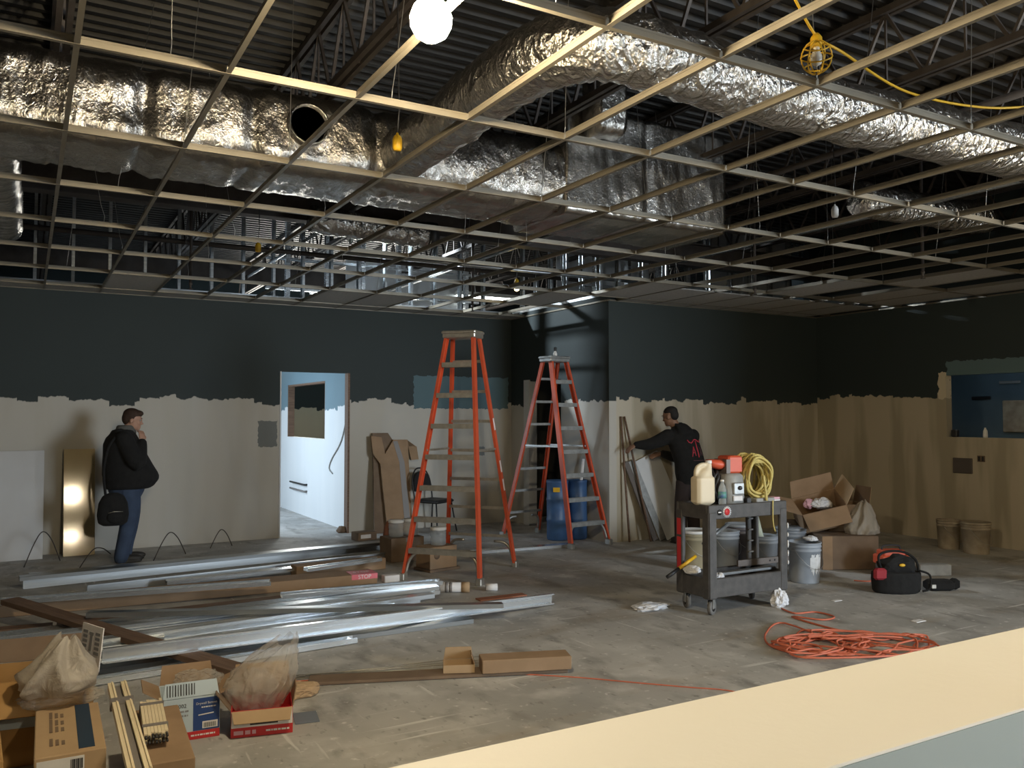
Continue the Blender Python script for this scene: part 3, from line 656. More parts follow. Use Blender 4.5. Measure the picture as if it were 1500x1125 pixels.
# sprinkler drops
for lab, px, py in (('black sprinkler drop above the border tiles left of doorway', 279, 424), ('black sprinkler drop above the tall front ladder', 692, 456), ('black sprinkler drop over the tiled right corner', 1352, 408), ('black sprinkler drop above the man at the right wall', 1106, 432)):
    p = gz(px, py, 3.12); t = thing('sprinkler_drop', lab, 'sprinkler', tuple(p), group='sprinkler drops')
    MB().tube([(0, 0, .05), (0, 0, DECK - 3.12)], .017, 10).build('pipe', 'joist', t); MB().lathe([(.0, 0), (.026, .0), (.026, .006), (.01, .012), (.012, .05), (.02, .055), (.02, .08), (.0, .08)], 14).build('sprinkler_head', 'joist', t)
# strip lights glowing in the rear plenum
for lab, a, c in (('glowing strip light in rear plenum left of the tall ladder top', gy(668, 433, 12.9), gy(765, 440, 12.9)), ('glowing strip light in rear plenum above the jog wall', gy(880, 352, 11.5), gy(960, 372, 11.5)),
                  ('short glowing strip light far left in rear plenum', gy(455, 432, 13.4), gy(520, 438, 13.4))):
    d = c - a; t = thing('strip_light', lab, 'light', tuple(a), math.atan2(d.y, d.x), group='strip lights in the rear plenum'); L_ = Vector((d.x, d.y)).length
    MB().mm(0, L_, -.06, .06, .02, .08).build('housing', 'white', t); MB().tube([(.03, 0, 0), (L_ - .03, 0, 0)], .02, 8).build('tube', 'tube', t)
# clamp flood lamp in the plenum that throws the light patch on the jog wall
sp = Vector((4.2, 12.15, 4.35)); tg = Vector((XJ, 10.0, 2.75))
t = thing('flood_lamp', 'small flood lamp clamped to a joist above the doorway', 'lamp', tuple(sp))
q = (tg - sp).to_track_quat('-Z', 'Y')
o = MB().lathe([(.03, .12), (.05, .1), (.09, .0), (.095, -.005), (.086, 0), (.03, .08), (0, .08)], 20).build('reflector', 'alu', t); o.rotation_mode = 'QUATERNION'; o.rotation_quaternion = q
MB().tube([(0, 0, .05), (0, 0, DECK - sp.z)], .008, 8).build('bracket', 'black', t)
ld = bpy.data.lights.new('flood_light', 'SPOT'); ld.energy = 700; ld.color = (.82, .93, 1); ld.spot_size = R(50); ld.spot_blend = .3; ld.shadow_soft_size = .05
lo = bpy.data.objects.new('flood_light', ld); C.objects.link(lo); lo.parent = t; lo.rotation_mode = 'QUATERNION'; lo.rotation_quaternion = q; lo.location = (tg - sp).normalized() * .02
# ================================================================ LADDERS
def step_ladder(label, fc, rc, wid, top_c, H, nstep, alu, grp, caster=False, wtop=.30, zfl=0.0):
    """fc / rc: floor centres of front (stepped) and rear rails; top_c: plan centre of the cap"""
    fc, rc, top_c = Vector((*fc, 0)), Vector((*rc, 0)), Vector((*top_c, 0))
    u = (rc - fc).normalized(); wv = Vector((u.y, -u.x, 0)); t = thing('step_ladder', label, 'ladder', tuple((fc + rc) / 2), group=grp); o0 = (fc + rc) / 2
    L = lambda p: Vector(p) - o0
    ft, rt = top_c - u * .07 + Vector((0, 0, H)), top_c + u * .07 + Vector((0, 0, H))
    fw, rw = wid / 2, wid / 2 * .97
    def rail_pts(base, top, s, wb, wt): return base + wv * (s * wb), top + wv * (s * wt)
    CH_ = [(-.036, -.014), (.036, -.014), (.036, .014), (.031, .014), (.031, -.008), (-.031, -.008), (-.031, .014), (-.036, .014)]
    fr = []
    for s in (-1, 1):
        a, b_ = rail_pts(fc, ft, s, fw, wtop / 2); fr.append((a, b_))
        MB().prof(L(a + (b_ - a) * .02), L(b_), [(x, y * s) for x, y in CH_], up=-wv).build('front_rail', 'orange', t)
        MB().bbox(L(a) + Vector((0, 0, .035)), (.095, .06, .075), .008, Matrix.Rotation(math.atan2(u.y, u.x), 3, 'Z')).build('foot', alu, t)
        a, b_ = rail_pts(rc, rt, s, rw, wtop / 2); fr.append((a, b_))
        MB().prof(L(a + (b_ - a) * .02), L(b_), [(x * .8, y * s) for x, y in CH_], up=-wv).build('rear_rail', 'orange', t)
        MB().bbox(L(a) + Vector((0, 0, .035)), (.085, .055, .075), .008, Matrix.Rotation(math.atan2(u.y, u.x), 3, 'Z')).build('foot', alu, t)
    (fl0, fl1), (rl0, rl1), (fr0, fr1), (rr0, rr1) = fr
    rot = Matrix.Rotation(math.atan2(wv.y, wv.x), 3, 'Z')
    for k in range(1, nstep + 1):
        f = k / (nstep + 1); a = fl0 + (fl1 - fl0) * f; c = fr0 + (fr1 - fr0) * f; b = MB(); mid = L((a + c) / 2); ln = (c - a).length - .03
        b.box(mid, (ln, .085, .006), rot); b.box(mid + u * -.041 + Vector((0, 0, -.018)), (ln, .004, .05), rot); b.box(mid + u * .041 + Vector((0, 0, -.018)), (ln, .004, .05), rot)
        for q in (-.02, 0, .02): b.box(mid + u * q + Vector((0, 0, .005)), (ln, .006, .004), rot)
        b.build('step', alu, t)
    for k in range(1, nstep + 1):
        f = k / (nstep + 1) + .012; a = rl0 + (rl1 - rl0) * f; c = rr0 + (rr1 - rr0) * f; MB().beam(L(a), L(c), .012, .032).build('rear_brace', alu, t)
    for s, (a, c), (a2, c2) in ((-1, (fl0, fl1), (rl0, rl1)), (1, (fr0, fr1), (rr0, rr1))):
        f = .52; p1, p2 = a + (c - a) * f, a2 + (c2 - a2) * f; MB().beam(L(p1), L(p2), .004, .022).build('spreader', alu, t)
    # curved knee braces under the lowest step and lowest rear brace
    for (A, A1), (B, B1) in (((fl0, fl1), (fr0, fr1)), ((rl0, rl1), (rr0, rr1))):
        f = 1 / (nstep + 1); a, c = A + (A1 - A) * f, B + (B1 - B) * f
        for p0, pa, d in ((A + (A1 - A) * .03, a, (c - a)), (B + (B1 - B) * .03, c, (a - c))):
            mid = p0 + (pa - p0) * .82 + d * .05
            P = smoothpath([p0 + d * .02, p0 + (pa - p0) * .5 + d * .035, mid + d * .06, pa + d * .26 + Vector((0, 0, -.03))], 4)
            MB().tube([L(q) for q in P], .016, 6).build('knee_brace', alu, t)
    cap = MB(); cap.bbox(L(top_c) + Vector((0, 0, H + .005)), (wtop + .09, .27, .035), .01, rot); cap.bbox(L(top_c) + Vector((0, 0, H - .03)), (wtop + .075, .25, .05), .01, rot)
    cap.build('top_cap', alu, t)
    # scratched white labels on the right rails
    for f in (.34, .42, .6):
        p_ = rr0 + (rr1 - rr0) * f; MB().beam(L(p_) + wv * .0165, L(p_ + (rr1 - rr0) * .05) + wv * .0165, .002, .03, up=u).build('sticker', 'paper', t)
    return t
step_ladder('tall orange step ladder with tan steps standing in front', (3.62, 7.72), (4.44, 8.42), .84, (3.93, 7.86), 2.525, 7, 'alu', 'orange step ladders', wtop=.29)
step_ladder('orange step ladder with grey steps standing by the wall corner', (6.26, 8.88), (6.05, 10.28), .66, (6.12, 9.5), 2.44, 7, 'alu_gray', 'orange step ladders', wtop=.26)
tl = thing('caulk_gun', 'small dark tool standing on top of the rear ladder', 'tool', (6.13, 9.5, 2.463))
MB().lathe([(.0, 0), (.028, 0), (.028, .04), (.018, .06), (.012, .075), (0, .08)], 12).build('body', 'white', tl); MB().bbox((.0, 0, .1), (.04, .03, .05), .006).build('cap', 'black', tl)

# ================================================================ PEOPLE
def limb(b, pts, n=14):
    """tapered limb; pts = (pos, radius)"""
    P = smoothpath([p for p, _ in pts], 5); rs = []
    for i in range(len(pts) - 1):
        for j in range(5): rs.append(pts[i][1] + (pts[i + 1][1] - pts[i][1]) * j / 5)
    rs.append(pts[-1][1]); b.tube(P, rs, n); b.ball(P[0], rs[0] * .98, 12); b.ball(P[-1], rs[-1] * .98, 12); return b
def head_into(b, c, fwd, s=1.0, tilt=0.0):
    """skull, jaw, nose, brow, lips, ears merged in one mesh"""
    f = Vector(fwd).normalized(); side = Vector((-f.y, f.x, 0)).normalized(); up = f.cross(-side).normalized()
    if up.z < 0: up = -up
    Rm = Matrix((f, side, up)).transposed()
    P = lambda x, y, z: Vector(c) + Rm @ Vector((x * s, y * s, z * s))
    b.ball(P(-.012, 0, .03), (.098 * s, .078 * s, .095 * s), 18, Rm); b.ball(P(.022, 0, -.04), (.068 * s, .06 * s, .075 * s), 16, Rm)
    b.ball(P(.062, 0, -.085), (.03 * s, .03 * s, .024 * s), 12, Rm); b.ball(P(.072, 0, .03), (.02 * s, .05 * s, .014 * s), 12, Rm)
    b.ball(P(.095, 0, -.022), (.024 * s, .015 * s, .014 * s), 10, Rm); b.ball(P(.088, 0, .0), (.014 * s, .011 * s, .028 * s), 10, Rm)
    b.ball(P(.082, 0, -.058), (.014 * s, .026 * s, .008 * s), 10, Rm); b.ball(P(.08, 0, -.07), (.013 * s, .022 * s, .008 * s), 10, Rm)
    for q in (-1, 1): b.ball(P(-.008, q * .08, -.01), (.02 * s, .01 * s, .032 * s), 10, Rm); b.ball(P(.06, q * .035, -.02), (.026 * s, .024 * s, .024 * s), 10, Rm)
    return P, Rm
def eyes(P, par, o0, s=1.0):
    for q in (-1, 1):
        MB().ball(P(.077, q * .031, .012) - o0, .0105 * s, 10).build('eye', 'toolgrey', par); MB().ball(P(.0845, q * .031, .012) - o0, .006 * s, 8).build('pupil', 'black', par)
        MB().ball(P(.086, q * .032, .034) - o0, (.008 * s, .02 * s, .0045 * s), 8).build('eyebrow', 'hair', par)
def hand_into(b, wrist, d, palm_n, curl=.5, s=1.0, spread=.0):
    """palm and five curled fingers; d = pointing direction, palm_n = direction the palm faces"""
    d = Vector(d).normalized(); pn = Vector(palm_n); pn = (pn - d * pn.dot(d)).normalized(); sd = d.cross(pn)
    w0 = Vector(wrist); Rm = Matrix((d, sd, pn)).transposed()
    b.ball(w0 + d * .05 * s, (.055 * s, .042 * s, .018 * s), 12, Rm); b.ball(w0 + d * .02 * s, (.035 * s, .032 * s, .02 * s), 12, Rm)
    for k, ln in enumerate((.070, .080, .074, .058)):
        o_ = (k - 1.5) * .021; p0 = w0 + d * .088 * s + sd * o_ * s; a1 = curl * .6; a2 = curl * 1.5; a3 = curl * 2.2
        dd = lambda a: (d + sd * ((k - 1.5) * spread)).normalized() * math.cos(a) + pn * math.sin(a)
        p1 = p0 + dd(a1) * ln * .46 * s; p2 = p1 + dd(a2) * ln * .32 * s; p3 = p2 + dd(a3) * ln * .24 * s
        b.tube([p0 - d * .02 * s, p0, p1, p2, p3], [.0095 * s, .0095 * s, .009 * s, .0083 * s, .0062 * s], 8)
    t0 = w0 + d * .03 * s + sd * -.03 * s; t1 = t0 + (d * .6 - sd * .75 + pn * .3).normalized() * .035 * s; t2 = t1 + (d * .8 - sd * .3 + pn * .6).normalized() * .03 * s; t3 = t2 + (d * .8 + pn * .6).normalized() * .022 * s
    b.tube([t0, t1, t2, t3], [.014 * s, .0115 * s, .01 * s, .0075 * s], 8)

# --- man at the left, facing right, hand at his chin
mp_ = Vector((0.99, 10.66, 0)); p1 = thing('person', 'person in black jacket and jeans standing at left, hand raised to chin', 'person', tuple(mp_))
b = MB(); hc = Vector((.075, -.01, 1.615)); P, Rm = head_into(b, hc, (.97, -.16, -.16), 1.02)
limb(b, [(Vector((.0, 0, 1.40)), .075), (Vector((.02, 0, 1.47)), .062), (Vector((.045, 0, 1.56)), .058)])
b.loft([((-.02, 0, z), (ax, 0, 0), (0, ay, 0)) for z, ax, ay in ((.80, .13, .17), (.95, .16, .19), (1.1, .16, .2), (1.25, .14, .2), (1.4, .1, .19), (1.44, .06, .1))], 18)
sh_n, el_n, wr_n = Vector((-.03, -.20, 1.40)), Vector((.10, -.30, 1.13)), Vector((.165, -.14, 1.375))
sh_f, el_f, wr_f = Vector((.0, .20, 1.40)), Vector((.06, .30, 1.10)), Vector((.26, .17, .98))
limb(b, [(sh_n, .06), (el_n, .045), (wr_n, .028)]); limb(b, [(sh_f, .06), (el_f, .045), (wr_f, .028)])
hand_into(b, wr_n, (-.05, .3, .9), (-.45, .65, -.2), .75, 1.05); hand_into(b, wr_f, (.5, -.75, -.3), (-.7, -.5, 0), .5)
for s in (-1, 1): limb(b, [(Vector((-.02, s * .1, .88)), .1), (Vector((.03, s * .1, .48)), .06), (Vector((-.02, s * .1, .1)), .042), (Vector((.05, s * .1, .05)), .035)])
remesh(b.build('body', 'skin', p1), .008, 2); eyes(P, p1, Vector(), 1.0)
b = MB()
# hair cap: crown, back and sides
for x, y, z, rx, ry, rz in ((-.02, 0, .062, .1, .085, .078), (-.06, 0, .02, .062, .08, .085), (.05, 0, .088, .05, .07, .036), (-.02, -.052, .03, .05, .034, .06), (-.02, .052, .03, .05, .034, .06)): b.ball(P(x, y, z), (rx, ry, rz), 16, Rm)
remesh(b.build('hair', 'hair', p1), .01, 2)
b = MB()
b.loft([((cx, 0, z), (ax, 0, 0), (0, ay, 0)) for z, cx, ax, ay in ((.83, .03, .235, .225), (.86, .045, .27, .245), (.93, .07, .295, .26), (1.0, .06, .30, .265), (1.1, .03, .27, .265), (1.22, .0, .235, .26), (1.34, -.03, .205, .25), (1.42, -.035, .17, .215), (1.47, -.02, .125, .15), (1.52, .0, .1, .105))], 24)
limb(b, [(sh_n, .10), (el_n, .088), (wr_n + (el_n - wr_n) * .08, .056)]); limb(b, [(sh_f, .10), (el_f, .09), (wr_f, .07)]); b.ball(wr_f + Vector((.04, -.06, -.03)), .085, 12)
b.loft([((-.085, 0, 1.40), (.09, 0, .0), (0, .13, 0)), ((-.1, 0, 1.45), (.085, 0, .02), (0, .13, 0)), ((-.075, 0, 1.52), (.07, 0, .02), (0, .11, 0))], 16)
remesh(b.build('jacket', 'cloth', p1), .014, 3)
b = MB(); b.loft([((.0, 0, z), (r_, 0, 0), (0, r_ * 1.05, 0)) for z, r_ in ((1.46, .115), (1.5, .11), (1.545, .098), (1.56, .08))], 18); remesh(b.build('hood', 'hood', p1), .01, 2)
b = MB()
b.loft([((.02, 0, z), (ax, 0, 0), (0, ay, 0)) for z, ax, ay in ((.72, .15, .17), (.8, .19, .2), (.9, .21, .21))], 18)
for s, dx in ((-1, .0), (1, .05)): limb(b, [(Vector((.03, s * .095, .80)), .135), (Vector((.05 + dx * .5, s * .105, .62)), .115), (Vector((.03 + dx, s * .105, .42)), .088), (Vector((-.01 + dx, s * .105, .2)), .08), (Vector((-.03 + dx, s * .105, .06)), .082)])
remesh(b.build('jeans', 'denim', p1), .014, 3)
for s, dx in ((-1, 0), (1, .05)):
    b = MB(); b.ball((.085 + dx, s * .105, .045), (.12, .05, .045), 14); b.ball((-.03 + dx, s * .105, .05), (.065, .046, .05), 12); b.bbox((.045 + dx, s * .105, .012), (.27, .09, .022), .008); remesh(b.build('shoe', 'shoe', p1), .01, 2)
bg = thing('shoulder_bag', 'black shoulder bag hanging at hip of the left person', 'bag', tuple(mp_ + Vector((-.14, -.29, .45))))
b = MB(); b.loft([((0, 0, z), (ax, 0, 0), (0, ay, 0)) for z, ax, ay in ((0, .1, .06), (.03, .15, .085), (.12, .165, .095), (.25, .15, .09), (.33, .11, .07), (.36, .05, .04))], 18); remesh(b.build('bag_body', 'cloth', bg), .012, 3)
b = MB(); b.ball((.03, -.09, .1), (.1, .035, .075), 14); remesh(b.build('pocket', 'cloth', bg), .01, 1)
MB().tube([(-.06, -.125, .15), (.0, -.13, .165), (.09, -.12, .16)], .004, 6).build('zip', 'alu', bg)
MB().tube(smoothpath([(-.08, -.02, .34), (-.1, .0, .6), (-.06, .02, .85), (.02, .1, .98), (.06, .2, 1.03)], 5), .014, 8).build('strap', 'cloth', bg)

# --- man at the right with his back to the camera
m2 = Vector((7.50, 8.50, 0)); p2 = thing('person', 'person in black hoodie with red back print reaching along the wall', 'person', tuple(m2))
b = MB(); hc = Vector((-.15, .10, 1.655)); P, Rm = head_into(b, hc, (-.38, .9, -.25), 1.05)
limb(b, [(Vector((-.05, .02, 1.42)), .08), (Vector((-.08, .05, 1.5)), .064), (Vector((-.13, .08, 1.6)), .06)])
b.loft([((x, y, z), (ax, 0, 0), (0, ay, 0)) for x, y, z, ax, ay in ((.05, -.06, .85, .12, .1), (.04, -.05, 1.0, .16, .12), (0, 0, 1.25, .18, .12), (-.03, .02, 1.4, .15, .1), (-.05, .02, 1.45, .08, .07))], 18)
shl, ell, wrl = Vector((-.22, .06, 1.40)), Vector((-.43, .16, 1.30)), Vector((-.60, .27, 1.285))
shr, elr, wrr = Vector((.16, .02, 1.40)), Vector((.14, .20, 1.12)), Vector((-.12, .33, 1.16))
limb(b, [(shl, .06), (ell, .046), (wrl, .03)]); limb(b, [(shr, .06), (elr, .046), (wrr, .03)])
hand_into(b, wrl, (-.75, .2, -.45), (.2, .3, -.9), .5, 1.05); hand_into(b, wrr, (-.8, .3, -.2), (0, .6, -.8), .4, 1.05)
for s in (-1, 1): limb(b, [(Vector((.05 + s * .08, -.055, .86)), .08), (Vector((.04 + s * .105, .0, .48)), .06), (Vector((.03 + s * .12, -.04, .1)), .042), (Vector((.03 + s * .12, .04, .05)), .035)])
remesh(b.build('body', 'skin2', p2), .008, 2); eyes(P, p2, Vector(), 1.05)
b = MB()
for x, y, z, rx, ry, rz in ((-.02, 0, .06, .1, .084, .075), (-.055, 0, .015, .062, .078, .08)): b.ball(P(x, y, z), (rx, ry, rz), 16, Rm)
remesh(b.build('hair', 'hairblk', p2), .01, 2)
b = MB()
TORSO = [(.06, -.06, .78, .2, .16), (.055, -.055, .92, .225, .165), (.05, -.05, 1.05, .225, .165), (.02, -.02, 1.2, .232, .165), (-.01, .0, 1.32, .235, .155), (-.03, .02, 1.42, .2, .125), (-.05, .03, 1.48, .13, .1), (-.07, .04, 1.53, .085, .08)]
b.loft([((x, y, z), (ax, 0, 0), (0, ay, 0)) for x, y, z, ax, ay in TORSO], 24)
limb(b, [(shl, .10), (ell, .078), (wrl + (ell - wrl) * .1, .05)]); limb(b, [(shr, .10), (elr, .08), (wrr + (elr - wrr) * .1, .052)])
b.loft([((-.03, -.055, 1.42), (.13, 0, 0), (0, .09, .0)), ((-.04, -.05, 1.5), (.12, 0, 0), (0, .09, .02)), ((-.06, -.01, 1.56), (.1, 0, 0), (0, .07, .03))], 16)
remesh(b.build('hoodie', 'cloth', p2), .014, 3)
b = MB(); b.loft([((.05, -.055, z), (ax, 0, 0), (0, ay, 0)) for z, ax, ay in ((.74, .16, .12), (.8, .175, .13), (.92, .18, .13))], 18)
for s in (-1, 1): limb(b, [(Vector((.05 + s * .095, -.05, .8)), .115), (Vector((.04 + s * .105, .0, .46)), .085), (Vector((.03 + s * .12, -.02, .06)), .08)])
remesh(b.build('trousers', 'trousers', p2), .014, 3)
for s in (-1, 1):
    b = MB(); b.ball((.03 + s * .12, .05, .045), (.05, .12, .045), 14); b.ball((.03 + s * .12, -.05, .05), (.046, .06, .05), 12); b.bbox((.03 + s * .12, .02, .012), (.09, .27, .022), .008); remesh(b.build('shoe', 'shoe', p2), .01, 2)
# red print on the back, laid on the torso surface
def back_pt(x, z):
    for q0, q1 in zip(TORSO, TORSO[1:]):
        if q0[2] <= z <= q1[2]:
            f = (z - q0[2]) / (q1[2] - q0[2]); cx, cy, _, ax, ay = (q0[k] + (q1[k] - q0[k]) * f for k in range(5))
            e = max(-1, min(1, (x - cx) / ax)); return Vector((x, cy - ay * math.sqrt(1 - e * e) - .004, z))
def ink(pts, r_, m='hoodred'): MB().tube([back_pt(x + .06, z) for x, z in pts], r_, 6).build('back_print', m, p2)
ink([(-.13, 1.355), (-.115, 1.325), (-.08, 1.315), (-.05, 1.335), (-.025, 1.355), (0, 1.36), (.025, 1.355), (.05, 1.335), (.08, 1.325), (.105, 1.335), (.115, 1.35)], .008)
ink([(-.09, 1.14), (-.075, 1.2), (-.06, 1.27)], .006); ink([(-.06, 1.27), (-.045, 1.21), (-.035, 1.15)], .006); ink([(-.08, 1.19), (-.045, 1.19)], .005)
ink([(.0, 1.34), (.002, 1.25), (.012, 1.19), (.015, 1.13)], .008)
ink([(.05, 1.27), (.075, 1.21), (.1, 1.15)], .004, 'hoodgrey'); ink([(.1, 1.27), (.075, 1.21), (.05, 1.15)], .004, 'hoodgrey')
ink([(-.08, 1.09), (-.02, 1.09), (.04, 1.09), (.1, 1.09)], .004, 'hoodgrey')

# ================================================================ BOARDS AND STICKS AGAINST THE WALLS
def leaning(name, label, cat, x0, x1, yb, yt, h, th, m):
    """upright sheet: foot line at yb, top rests at yt"""
    t = math.atan2(yt - yb, h); L = math.hypot(yt - yb, h); o = MB().bbox(((x1 - x0) / 2, th / 2, L / 2), (x1 - x0, th, L), .003).build(name, m)
    o.location = (x0, yb, 0.004); o.rotation_euler = (-t, 0, 0); return tag(o, label, cat)
leaning('drywall_sheet', 'white drywall sheet leaning on back wall at far left', 'board', -1.05, .19, 11.28, 11.56, 1.25, .013, mat('left_drywall_face', (0.56, 0.57, 0.59), 0.7, col2=(0.52, 0.52, 0.53), scale=2))
leaning('glossy_panel', 'narrow beige panel with bright lamp reflection beside left person', 'board', .40, .74, 11.33, 11.555, 1.26, .02, mat('glossy_beige_panel', (0.46, 0.37, 0.22), 0.085, col2=(0.42, 0.34, 0.2), scale=3))
bpy.data.objects['glossy_panel'].rotation_euler.z = R(1.3)
wp = leaning('white_board', 'white panel leaning on wall in front of the hoodie person', 'board', 7.46, 7.88, 8.80, 8.99, 1.12, .014, 'board'); wp.rotation_euler.y = R(-21)
o = leaning('metal_channel', 'dark metal channel leaning left of the white panel', 'channel', 7.24, 7.32, 8.82, 8.99, 1.10, .03, 'gunmetal'); o.rotation_euler.y = R(-19)
o = leaning('grey_board', 'pale grey board leaning between channel and white panel', 'board', 7.335, 7.445, 8.80, 8.98, 1.12, .014, 'alu_gray'); o.rotation_euler.y = R(-20)
for lab, a, c in (('upright brown stick leaning on wall left of hoodie person', (6.90, 8.9, .01), (6.86, 9.02, 1.66)), ('slanted brown stick crossing left of the leaning panels', (7.18, 8.80, .01), (6.91, 9.01, 1.66))):
    tag(MB().tube([a, c], .014, 8).build('wooden_stick', 'wood', None), lab, 'stick')
# sheet of cardboard: flattened cartons leaning right of the doorway
t = thing('flattened_carton', 'flattened cardboard cartons leaning on wall right of doorway', 'cardboard', (4.65, 11.30, 0))
def sheetpart(name, pts, y0, lean, th, m, par):
    """outline in (x, z) extruded in y, leaning back"""
    n = len(pts); vs = [(x, y0 + z * lean + e, z) for e in (0, th) for x, z in pts]
    return MB().add(vs, [tuple(range(n)), tuple(range(2 * n - 1, n - 1, -1))] + [(i, i + n, (i + 1) % n + n, (i + 1) % n) for i in range(n)]).build(name, m, par)
sheetpart('rear_sheet', [(-.35, 0), (.02, 0), (.0, 1.3), (-.08, 1.42), (-.32, 1.42), (-.32, 1.1)], .08, .14, .03, 'card_dk', t)
sheetpart('front_sheet', [(-.18, 0), (.2, 0), (.2, 1.22), (.34, 1.22), (.36, 1.03), (.24, 1.02), (.2, 1.32), (-.02, 1.32), (-.16, 1.12), (-.2, 1.36), (-.36, 1.38), (-.34, 1.12), (-.24, .98)], .0, .16, .03, 'card', t)
sheetpart('stripe', [(.08, .16), (.17, .16), (.13, 1.0), (.04, 1.3), (-.03, 1.3), (.05, 1.0)], -.004, .16, .003, 'tape', t)
# thin metal rods arching from the floor by the back wall
for lab, pa, pb, h in (('thin dark wire hoop before drywall sheet at far left', (35, 832), (88, 822), .36), ('thin dark wire hoop on floor right of left person', (225, 822), (272, 812), .29), ('thin dark wire hoop standing near the doorway', (308, 804), (340, 800), .22), ('thin dark wire stub beside the left person', (112, 840), (162, 812), .16)):
    a, c = gz(*pa), gz(*pb); mid = (a + c) / 2; P = smoothpath([a, a + (mid - a) * .55 + Vector((0, 0, h * .7)), mid + Vector((0, 0, h)), mid + (c - mid) * .5 + Vector((0, 0, h * .7)), c], 5)
    tag(MB().tube([q + Vector((0, 0, .006)) for q in P], .006, 6).build('wire_hoop', 'joist'), lab, 'wire', 'wire hoops by the back wall')
# ================================================================ CARTONS, BUCKETS, GENERIC BUILDERS
def carton(name, label, loc, rotz, w, d, h, m='card', open_=False, flaps=(), cat='box', group=None, tape=None, th=.006, rx=0, ry=0):
    t = thing(name, label, cat, loc, rotz, group); t.rotation_euler = (rx, ry, rotz)
    b = MB()
    if open_:
        b.mm(-w / 2, w / 2, -d / 2, d / 2, 0, th)
        b.mm(-w / 2, w / 2, -d / 2, -d / 2 + th, th, h); b.mm(-w / 2, w / 2, d / 2 - th, d / 2, th, h)
        b.mm(-w / 2, -w / 2 + th, -d / 2 + th, d / 2 - th, th, h); b.mm(w / 2 - th, w / 2, -d / 2 + th, d / 2 - th, th, h)
    else: b.bbox((0, 0, h / 2), (w, d, h), .004)
    b.build('body', m, t)
    if tape: MB().mm(-.025, .025, -d / 2 - .001, d / 2 + .001, h - .05, h + .0015).build('tape', tape, t)
    for sd, ang, ln, fm in flaps:
        a = R(ang); b = MB()
        W = w if sd in 'fb' else d
        # hinge frame: u along hinge, inward dir i
        i = {'f': Vector((0, 1, 0)), 'b': Vector((0, -1, 0)), 'l': Vector((1, 0, 0)), 'r': Vector((-1, 0, 0))}[sd]
        o_ = {'f': Vector((0, -d / 2, h)), 'b': Vector((0, d / 2, h)), 'l': Vector((-w / 2, 0, h)), 'r': Vector((w / 2, 0, h))}[sd]
        dr = i * math.cos(a) + Vector((0, 0, 1)) * math.sin(a); u = Vector((i.y, -i.x, 0)); nn = dr.cross(u)
        vs = []
        for e in (-1, 1):
            for s_, l_ in ((-1, 0), (1, 0), (1, 1), (-1, 1)): vs.append(o_ + u * (s_ * (W / 2 - .004 - .012 * l_)) + dr * (ln * l_ + .003) + nn * (e * th * .45))
        b.add(vs, [(3, 2, 1, 0), (4, 5, 6, 7), (0, 1, 5, 4), (1, 2, 6, 5), (2, 3, 7, 6), (3, 0, 4, 7)]); b.build('flap', fm, t)
    return t
def label_on(par, name, x0, x1, z0, z1, y, m, th=.0016): return MB().mm(x0, x1, y - th, y, z0, z1).build(name, m, par)
def smudge(par, x0, x1, z, y, h, m):
    """a line of small print too blurred to read: short blocks of uneven length"""
    b = MB(); x = x0; rn_ = random.Random(int(abs(x0 * 977 + z * 1301)))
    while x < x1 - .004: w_ = min(x1 - x, rn_.uniform(.6, 2.6) * h); b.mm(x, x + w_, y - .0012, y, z - h / 2, z + h / 2); x += w_ + .45 * h
    b.build('small_print', m, par)['kind'] = 'stuff'
def top_on(par, name, x0, x1, y0, y1, z, m, th=.0016): return MB().mm(x0, x1, y0, y1, z, z + th).build(name, m, par)
def crumple(name, c, r_, m, seed, amp=.3, freq=3.0, parent=None, sub=4, flat=0.0, peak=None, fine=.35, smooth=None):
    import bmesh
    bm = bmesh.new(); bmesh.ops.create_icosphere(bm, subdivisions=sub, radius=1.0)
    for v in bm.verts:
        d = v.co.normalized(); k = 1 + amp * (noise.noise(d * freq * .6 + Vector((seed, 0, 0))) + .6 * abs(noise.noise(d * freq * 1.7 + Vector((0, seed, 0)))) + fine * noise.noise(d * freq * 4 + Vector((seed, seed, 0))))
        if peak: k += peak[1] * max(0, d.dot(Vector(peak[0]).normalized())) ** 6
        v.co = Vector((d.x * r_[0], d.y * r_[1], d.z * r_[2])) * k
        if flat and v.co.z < -flat: v.co.z = -flat
    me = bpy.data.meshes.new(name); bm.to_mesh(me); bm.free(); me.materials.append(M[m])
    for p_ in me.polygons: p_.use_smooth = (amp < .25) if smooth is None else smooth
    return obj(name, me, parent, c)
